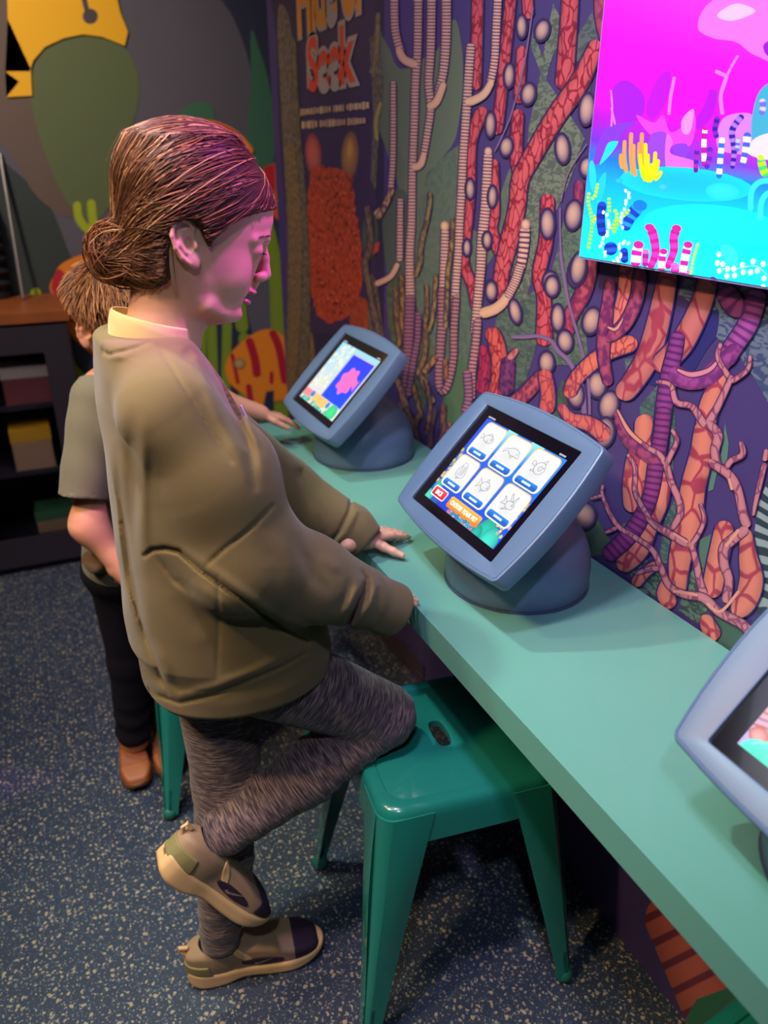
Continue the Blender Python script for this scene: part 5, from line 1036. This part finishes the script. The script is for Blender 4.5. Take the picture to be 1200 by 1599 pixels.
def sweat(P):
    Q = mapz(P); d = s_slices(Q, SZ, SB, SF, (SB+SF)/2, np.full(n_, Y0+.003), SW, 2.3)+.001
    arm = smin(s_chain(P, [pw((262, 572), .985), RS+np.array([.004, .006, -.01])], [.040, .058], .03), s_chain(P, [RS, (RS+RE)/2+np.array([.012, .0, .012]), RE], [.055, .070, .072], .03), .03); arm = smin(arm, s_chain(P, [RE, (RE+RC)/2+np.array([0, 0, -.006]), RC], [.073, .062, .046], .02), .02)
    arm = smin(arm, s_cap(P, pw((300, 760), .93), pw((350, 900), .90), .055, .045), .03)
    cuff = s_chain(P, [RC, RT2], [.0425, .0435], .01); e = RT2-RC; e /= np.linalg.norm(e); ar = smin(arm, cuff, .008); ar = smax(ar, (P-(RT2+e*.008))@e, .010)
    far = smin(s_chain(P, [LS, LE], [.060, .060], .02), s_chain(P, [LE, LC, LT2], [.060, .043, .036], .012), .02); e = LT2-LC; e /= np.linalg.norm(e); far = smax(far, (P-(LT2+e*.006))@e, .008)
    d = smin(d, ar, .016); d = smin(d, far, .03)
    U, V = prj(P); fadeb = np.clip((P[:, 0]-.048)/.016, 0, 1); near = P[:, 1] < .99
    for pts, w, a in FOLDS:
        x0, x1 = min(p[0] for p in pts)-3*w, max(p[0] for p in pts)+3*w; y0, y1 = min(p[1] for p in pts)-3*w, max(p[1] for p in pts)+3*w
        m = near & (U > x0) & (U < x1) & (V > y0) & (V < y1)
        if m.any():
            q, tp = pdist(U[m], V[m], pts, True); w_ = max(w, 3.4) if w < 4 else w*1.1; d[m] += a*(1.25 if w < 4 else 1.0)*(tp if w >= 4 else np.minimum(1, tp+.5))*fadeb[m]*np.exp(-(q/w_)**2)
    far_ = (P[:, 1] > 1.08) & (P[:, 0] > .3)
    for pts, w, a in FOLDS2:
        if far_.any(): d[far_] += a*np.exp(-(pdist(U[far_], V[far_], pts)/w)**2)
    x, y, z = P.T
    d += .0016*np.sin(x*31+z*17)*np.sin(y*26-z*21)+.0008*np.sin(z*60+x*45)*np.sin(y*50)
    # hollow the neck opening, hem and cuffs
    nb, nf2 = pr((160, 521)), pr((305, 509)); nn_ = np.array([-(nf2-nb)[2], 0, (nf2-nb)[0]]); nn_ /= np.linalg.norm(nn_); d = smax(d, (P-nb)@nn_, .006)
    d = smax(d, -s_chain(P, [pr((250, 470)), pr((236, 538))], [.064, .050], .01), .004)
    d = smax(d, -smax(s_ell(P, (.19, Y0, .655), (.128, .124, .03)), P[:, 2]-.69, .002), .004)
    d = smax(d, -s_cap(P, RT2-(RT2-RC)*.3, RT2+(RT2-RC)*1.2, .034), .003); d = smax(d, -s_cap(P, LT2-(LT2-LC)*.3, LT2+(LT2-LC)*2, .028), .003)
    return d
sp, sf2 = sdf_mesh(sweat, (.02, .80, .63), (.53, 1.31, 1.24), .0029)
npobj('sweatshirt', local(girl, sp), sf2, M_sweat, girl)
# undershirt collar
def tee(P):
    a, b = pr((245, 512)), pr((247, 486)); e = (b-a)/np.linalg.norm(b-a); d = s_chain(P, [pr((238, 545)), pr((240, 508)), pr((252, 474))], [.054, .0520, .0420], .012)
    tb, tf3 = pr((192, 486)), pr((300, 509)); tn = np.array([-(tf3-tb)[2], 0, (tf3-tb)[0]]); tn /= np.linalg.norm(tn); top = (P-tb)@tn; d = smax(np.abs(d+.002)-.0018, top, .0015); d = smax(d, -(P-pr((200, 545)))@np.array([-.1, 0, 1]), .002); return d
tp_, tf_ = sdf_mesh(tee, (.06, .95, 1.12), (.24, 1.11, 1.26), .0016); npobj('undershirt_collar', local(girl, tp_), tf_, M_tee, girl)
# print on the chest
bm = bmesh.new()
for pts in ([(376, 634), (383, 648), (390, 664)], [(398, 668), (400, 676), (404, 685), (408, 692)]):
    tube(bm, [Vector(pw(q, 1.045)) for q in pts], .0016, 8)
obj('chest_print', bm, mat('print_white', 'e8e4f0', .6), girl).location = -girl.location
# leggings
HR, KR, AR = np.array([.180, .980, .700]), np.array([.428, .955, .528]), pw((352, 1302), .955)
HL, KL, AL = np.array([.175, 1.055, .735]), np.array([.165, 1.025, .43]), np.array([.118, .992, .105])
SEG = [(HR, KR, .076, .054), (KR+np.array([-.012, 0, -.004]), (KR+AR)/2, .052, .050), ((KR+AR)/2, AR, .050, .036), (HL, KL, .078, .056), (KL, (KL+AL)/2, .053, .049), ((KL+AL)/2, AL, .049, .036)]
def legs(P):
    d = s_ell(P, (.180, 1.015, .740), (.100, .112, .080))
    r = smin(s_cap(P, *SEG[0]), smin(s_cap(P, *SEG[1]), s_cap(P, *SEG[2]), .02), .012); l = smin(s_cap(P, *SEG[3]), smin(s_cap(P, *SEG[4]), s_cap(P, *SEG[5]), .02), .02)
    d = smin(d, r, .03); d = smin(d, l, .02)
    s, th = legst(P); d = d+.0011*np.sin(s*260+2*np.sin(th*30))*np.clip((.14-np.abs(s-.40))/.1, 0, 1)*1.0+.0012*np.sin(s*150+np.cos(th*25)*2)*np.clip((s-.48)/.1, 0, 1)
    e = (AR-KR)/np.linalg.norm(AR-KR); 
    return d
def legst(P):
    best = np.full(len(P), 1e9); S_ = np.zeros(len(P)); T_ = np.zeros(len(P)); base = 0
    for i, (a, b, ra, rb) in enumerate(SEG):
        if i == 3: base = 2.0
        ab = b-a; L = np.linalg.norm(ab); t = np.clip(((P-a)@ab)/(L*L), 0, 1); q = P-(a+t[:, None]*ab); dd = np.linalg.norm(q, axis=1)-(ra+(rb-ra)*t); m = dd < best; best = np.where(m, dd, best)
        e = ab/L; u = np.cross(e, (0, 1, 0)); u /= np.linalg.norm(u); v = np.cross(e, u); S_ = np.where(m, (((P-a)@e)+base) % 2.0, S_); T_ = np.where(m, np.arctan2(q@u, q@v)*(ra+rb)/2+i*.0, T_); base += L
    return S_, T_
lp, lf = sdf_mesh(legs, (.02, .84, .06), (.52, 1.17, .80), .0036); s_, t_ = legst(lp)
npobj('leggings', local(girl, lp), lf, legmat('marled_knit', '33252f', '584850', '8a766c'), girl, {'s': s_, 'th': t_})
# shoes: local frame, heel at origin, toe along +x
M_cream = mat('shoe_cream', 'e0b880', .55, noise=.08); M_tan = mat('shoe_mesh_tan', 'a08468', .8, bump=.3, bscale=700, noise=.1); M_plum = mat('shoe_plum', '2e1c30', .7, bump=.2, bscale=700); M_olv = mat('shoe_heel_green', '8a8252', .6); M_lace = mat('shoe_lace', '8c7668', .85); M_red = mat('shoe_outsole', '7c3a26', .7)
def so2(P, xs, ws, zc_, zb_, zt_):
    T_ = catmull(np.stack([xs, ws, zc_, zb_, zt_], 1), 6); xs, ws, zc_, zb_, zt_ = T_.T
    X = P[:, 0]; w = np.interp(X, xs, ws); cyv = np.interp(X, xs, zc_); b = np.interp(X, xs, zb_); t = np.interp(X, xs, zt_); dy = np.abs(P[:, 1]-cyv)-w; dz = np.maximum(b-P[:, 2], P[:, 2]-t); dx = np.maximum(xs[0]-X, X-xs[-1])
    q = np.stack([dx, dy, dz], 1)+.008; return np.linalg.norm(np.maximum(q, 0), axis=1)+np.minimum(q.max(1), 0)-.008
def shoe(fr, parent, L=.245, M_cream=M_cream, M_tan=M_tan, M_plum=M_plum, M_olv=M_olv, M_lace=M_lace, mark=True):
    k = L/.25; xs = np.array([-.004, .02, .06, .10, .15, .19, .22, .243, .256]); ws = np.array([.020, .031, .033, .031, .038, .042, .038, .027, .012]); yc = np.array([0, 0, 0, 0, .002, .003, .003, .002, .001])
    sole = lambda P: so2(P, xs, ws, yc, np.array([.012, .002, 0, .006, .002, .001, .006, .014, .022]), np.array([.046, .042, .036, .032, .030, .030, .031, .034, .036]))
    upper = lambda P: smin(so2(P, xs[:8], ws[:8]-.004, yc[:8], np.full(8, .02), np.array([.080, .086, .082, .080, .070, .058, .050, .042])-.002), s_ell(P, (.052, 0, .060), (.050, .031, .040)), .012)
    hole = lambda P: s_chain(P, [(.048, 0, .076), (.046, 0, .12)], [.024, .027], .01)
    up2 = lambda P: smax(upper(P), -hole(P), .004)
    parts = [('sole', sole, M_cream), ('upper', lambda P: smax(up2(P), .026-P[:, 2], .002), M_tan),
             ('toe_cap', lambda P: smax(smax(upper(P)-.0018, -(upper(P)+.003), .001), smax(.195-P[:, 0], .030-P[:, 2]+(.22-P[:, 0])*.1, .002), .002), M_plum),
             ('heel_counter', lambda P: smax(smax(up2(P)-.0024, -(upper(P)+.003), .001), smax(P[:, 0]-.045+.3*(P[:, 2]-.03), smax(P[:, 2]-.062, .034-P[:, 2], .001), .002), .002), M_olv),
             ('side_panel', lambda P: smax(smax(upper(P)-.0022, -(upper(P)+.003), .001), s_ell(P*np.array([1, 0, 1]), (.135, 0, .043), (.040, 1, .0085), rotm('Y', 6)), .001), M_plum),
             ('overlay', lambda P: smax(smax(up2(P)-.0014, -(upper(P)+.003), .001), s_ell(P*np.array([1, 0, 1]), (.10, 0, .062), (.026, 1, .007), rotm('Y', 50)), .001), M_cream)]
    Mx = np.array(fr); R = Mx[:3, :3]; t = Mx[:3, 3]
    for nm, f, m in parts:
        for sd_ in ((-1, 1) if nm in ('side_panel', 'overlay') else (0,)):
            g = (lambda P: smax(f(P), .004-P[:, 1]*sd_, .001)) if sd_ else f
            P, Fq = sdf_mesh(g, (-.02, -.055, -.01), (.27, .055, .105), .0022)
            npobj(nm, local(parent, (P*k)@R.T+t), Fq, m, parent)
    bm = bmesh.new()
    tube(bm, [(-.002, 0, .070), (-.012, 0, .080), (-.012, 0, .090), (.002, 0, .086)], .004, 8); o = obj('pull_tab', bm, M_cream, parent)
    bm = bmesh.new()
    for i in range(5):
        x = .095+i*.017; z = .068-i*.0045; tube(bm, [(x, -.022, z-.004), (x+.004, 0, z+.005), (x, .022, z-.004)], .0022, 6)
    o2 = obj('laces', bm, M_lace, parent)
    bm = bmesh.new(); sw = [(.118, .0405), (.125, .038), (.140, .0425), (.158, .051), (.139, .0462), (.126, .0425), (.121, .0445)]
    for s in ((-1,) if mark else ()):
        vs = []
        for x, z in sw:
            y = 0.05
            for _ in range(30): y -= .5*float(upper(np.array([[x, s*y, z]]))[0])
            vs.append(bm.verts.new((x, s*(y+.0028), z)))
        bm.faces.new(vs)
    if mark: bmesh.ops.solidify(bm, geom=bm.faces[:], thickness=.0006)
    o3 = obj('side_mark', bm, mat('mark_grey', 'b0a098', .5), parent, smooth=False)
    if not mark: bpy.data.objects.remove(o3)
    for o_ in ((o, o2, o3) if mark else (o, o2)): o_.matrix_local = Matrix.Translation(-Vector(parent.location)) @ fr @ Matrix.Scale(k, 4)
def frame(o, d, up):
    d = Vector(d).normalized(); y = Vector(up).cross(d).normalized(); z = d.cross(y); m = Matrix((d, y, z)).transposed().to_4x4(); m.translation = Vector(o); return m
def build_shoe(person, fr, **kw):
    sh = empty('shoe'); sh.parent = person
    before = set(bpy.data.objects); shoe(fr, person, **kw)
    for o in set(bpy.data.objects)-before: o.parent = sh
    return sh
build_shoe(girl, frame((.058, 1.008, 0), (.235, -.035, 0), (0, 0, 1)))
h0_, t0_ = pw((238, 1352), .958), pw((428, 1455), .940); dd_ = t0_-h0_
build_shoe(girl, frame(h0_, dd_, (-dd_[2], 0, dd_[0])))
# ================================================================= the boy behind her
boy = empty('person', (.10, 1.58, 0)); tag(boy, 'small boy in a grey-green t-shirt standing half hidden behind the girl', 'person')
hc = pw((186, 496), 1.585); RB = np.array(Matrix.Rotation(math.radians(-48), 3, 'Z') @ Matrix.Rotation(math.radians(28), 3, 'Y'))
def toL(P, c=hc): return (P-c)@RB
def bskull(Q): return smin(s_ell(Q, (-.004, 0, .012), (.090, .074, .082)), s_ell(Q, (.022, 0, -.040), (.056, .052, .062)), .03)
def bhead(P):
    Q = toL(P); M = Q.copy(); M[:, 1] = -np.abs(M[:, 1]); d = bskull(Q)
    d = smax(d, -s_ell(M, (.084, -.030, -.006), (.014, .018, .010)), .012); d = smin(d, s_ell(M, (.068, -.030, -.010), (.013, .014, .012)), .004)
    d = smin(d, s_chain(Q, [(.076, 0, -.005), (.090, 0, -.032)], [.006, .009], .005), .008); d = smin(d, s_ell(Q, (.072, 0, -.060), (.009, .018, .006)), .004); d = smin(d, s_ell(Q, (.062, 0, -.085), (.016, .018, .012)), .012)
    d = smin(d, ear(M, np.array([-.004, -.076, -.020]), -1, 1.02, 4), .003)
    neck = s_cap(P, hc+RB@np.array([-.012, .004, -.04]), np.array([.142, 1.61, .985]), .036, .042); return smin(d, neck, .015)
b1 = sdf_mesh(bhead, tuple(hc-.15), tuple(hc+.15), .0026)
SB1, SB2, SB3, SB4 = pw((138, 655), 1.50), pw((138, 820), 1.475), pw((205, 905), 1.44), pw((260, 940), 1.42)
FA0, FA1, FA2 = np.array([.20, 1.70, .92]), pw((350, 628), 1.76), pw((405, 645), 1.76)
barm = lambda P: smin(s_chain(P, [SB1+np.array([.02, .03, 0]), SB2, SB3], [.030, .028, .022], .04), hand(P, SB3, SB4-SB3, (0, 0, 1), -1, .72, .25, .06), .01)
bfar = lambda P: smin(s_chain(P, [FA0, FA1, FA2], [.030, .027, .020], .01), hand(P, FA2+(FA2-FA1)*.1, (.95, .02, -.32), (.2, 0, 1), 1, .80, .13, .08, (.7, .5, -.2)), .01)
btor = lambda P: s_chain(P, [(.11, 1.60, .96), (.10, 1.59, .80), (.095, 1.59, .62)], [.055, .07, .07], .03)
blegs0 = lambda P: smin(s_cap(P, (.075, 1.58, .60), (.052, 1.63, .07), .035, .03), s_cap(P, (.10, 1.66, .60), (.115, 1.71, .07), .035, .03), .02)
bb = [b1, sdf_mesh(barm, (-.05, 1.36, .52), (.25, 1.56, 1.02), .003), sdf_mesh(bfar, (.10, 1.62, .70), (.62, 1.84, 1.0), .003), sdf_mesh(lambda P: smin(btor(P), blegs0(P), .03), (-.05, 1.45, .02), (.30, 1.78, 1.04), .007)]
P_, F_ = join(bb); npobj('body', local(boy, P_), F_, M_skin2, boy)
def bhair(P):
    Q = toL(P); d = bskull(Q)-.011; face = smax(Q[:, 0]-.045+.25*np.clip(-Q[:, 2], 0, 1), -Q[:, 2]*0+(-.03-Q[:, 2])*1.0, .01)   # hair only above the ears and behind the forehead
    keep = smax(-(Q[:, 2]-.002+.35*np.clip(Q[:, 0], -.1, 0)*0+.30*np.clip(-Q[:, 0]-.01, 0, .1)*1.0), Q[:, 0]-.062-.3*Q[:, 2]*0, .008)
    d = smax(d, keep, .006); x, y, z = Q.T; return d+.0025*np.sin(x*130+z*60)*np.sin(y*110)
bh, bhf = sdf_mesh(bhair, tuple(hc-.13), tuple(hc+.13), .0032); bcap = npobj('hair', local(boy, bh), bhf, M_hair, boy, {'col': np.tile(np.array(lin('4a2c1a')), (len(bh), 1))*rs.uniform(.85, 1.15, (len(bh), 1))})
k = rs.randint(0, len(bh), 4200); S_ = bh[k]; crown = hc+RB@np.array([-.055, 0, .075]); D = S_-crown; D /= np.linalg.norm(D, axis=1)[:, None]+1e-9; nr = S_-hc; nr /= np.linalg.norm(nr, axis=1)[:, None]
L = rs.uniform(.02, .05, (len(S_), 1)); L = np.minimum(L, np.clip((toL(S_)[:, 2:3]+.012)*.8, .004, 1)); jit = rs.randn(len(S_), 3)*.14; dirn = D+jit; dirn -= nr*(dirn*nr).sum(1)[:, None]; dirn /= np.linalg.norm(dirn, axis=1)[:, None]
pp = np.stack([S_+dirn*L*t+nr*(.001+.004*math.sin(math.pi*t*.7)-.010*t*t*L) for t in np.linspace(0, 1, 7)], 1)
palb = np.array([lin(c) for c in ('6a4226', '80522e', '9a6438', 'b47c4a')]); V, Fs, Cs = strands(pp, palb[rs.randint(0, 4, len(S_))], rs.uniform(.0004, .0009, len(S_)))
o = npobj('hair_strands', local(boy, V), Fs, M_hair, bcap, {'col': Cs}); o['kind'] = 'stuff'
M_btee = fabric('tshirt_grey_green', '6c6650', bump=.15)
ZB = np.array([.575, .60, .66, .75, .85, .92, .96, .985, 1.0]); 
def btee(P):
    cx_ = np.interp(P[:, 2], ZB, [.088, .088, .09, .095, .10, .108, .112, .115, .118]); x0 = cx_-np.interp(P[:, 2], ZB, [.085, .095, .092, .090, .092, .088, .078, .06, .05]); x1 = cx_+np.interp(P[:, 2], ZB, [.085, .095, .095, .09, .085, .075, .065, .055, .05])
    d = s_slices(P, ZB, np.interp(ZB, [.57, 1], [.0, .06]), np.interp(ZB, [.57, 1], [.18, .17]), np.interp(ZB, [.57, 1], [.09, .115]), np.full(9, 1.585), np.array([.10, .108, .105, .105, .11, .112, .095, .065, .05]), 2.3)
    s0, s1 = SB1+np.array([.02, .03, .025]), pw((130, 778), 1.478); e = (s1-s0)/np.linalg.norm(s1-s0); sl = s_chain(P, [s0, s1], [.048, .047], .01); sl = smax(sl, (P-s1)@e, .003); d = smin(d, sl, .025)
    f0, f1 = np.array([.14, 1.66, .93]), np.array([.22, 1.71, .90]); e2 = (f1-f0)/np.linalg.norm(f1-f0); sf_ = smax(s_cap(P, f0, f1, .048, .045), (P-f1)@e2, .003); d = smin(d, sf_, .02)
    x, y, z = P.T; d = d+.002*np.sin(x*50+z*30)*np.sin(y*40+z*25)+.003*np.sin(z*90)*np.clip((.66-z)/.08, 0, 1)
    d = smax(d, -s_chain(P, [s1-e*.02, s1+e*.05], [.040, .043], .01), .002); return smax(d, -s_cap(P, hc+RB@np.array([-.025, 0, -.05]), np.array([.105, 1.60, .97]), .046), .003)
v, f = sdf_mesh(btee, (-.06, 1.38, .56), (.29, 1.78, 1.05), .0042); npobj('tshirt', local(boy, v), f, M_btee, boy)
def bpants(P):
    d = s_ell(P, (.09, 1.585, .58), (.095, .105, .06)); d = smin(d, s_chain(P, [(.070, 1.575, .56), (.064, 1.60, .33), (.052, 1.625, .10)], [.060, .044, .043], .02), .02); d = smin(d, s_chain(P, [(.10, 1.66, .56), (.100, 1.69, .33), (.115, 1.71, .10)], [.060, .044, .043], .02), .02)
    x, y, z = P.T; d = d+.0025*np.sin(z*110+2*np.sin(y*30))*np.clip((.25-z)/.1, 0, 1); return smax(d, .085-z, .004)
v, f = sdf_mesh(bpants, (-.06, 1.45, .07), (.28, 1.76, .66), .0048); npobj('trousers', local(boy, v), f, fabric('trousers_navy', '100e18', sheen=0), boy)
bm = bmesh.new(); c = pw((152, 876), 1.50)
v, f = sdf_mesh(lambda P: s_ell(P, c, (.030, .040, .022))+.002*np.sin(P[:, 0]*200)*np.sin(P[:, 2]*160), tuple(c-.06), tuple(c+.06), .003); npobj('pocket_flap', local(boy, v), f, fabric('pocket_brown', '5a4430'), boy); bm.free()
kw = dict(L=.225, M_cream=mat('boot_sole', '6a3f20', .6), M_tan=mat('boot_leather', '8a4c24', .5, noise=.15), M_plum=mat('boot_toe', '9a5a2c', .5), M_olv=mat('boot_heel', '6e3c20', .5), M_lace=mat('boot_lace', '4a2c1a', .8), mark=False)
build_shoe(boy, frame((.042, 1.75, 0), (-.03, -1, 0), (0, 0, 1)), **kw)
build_shoe(boy, frame((.130, 1.76, 0), (-.08, -1, 0), (0, 0, 1)), **kw)
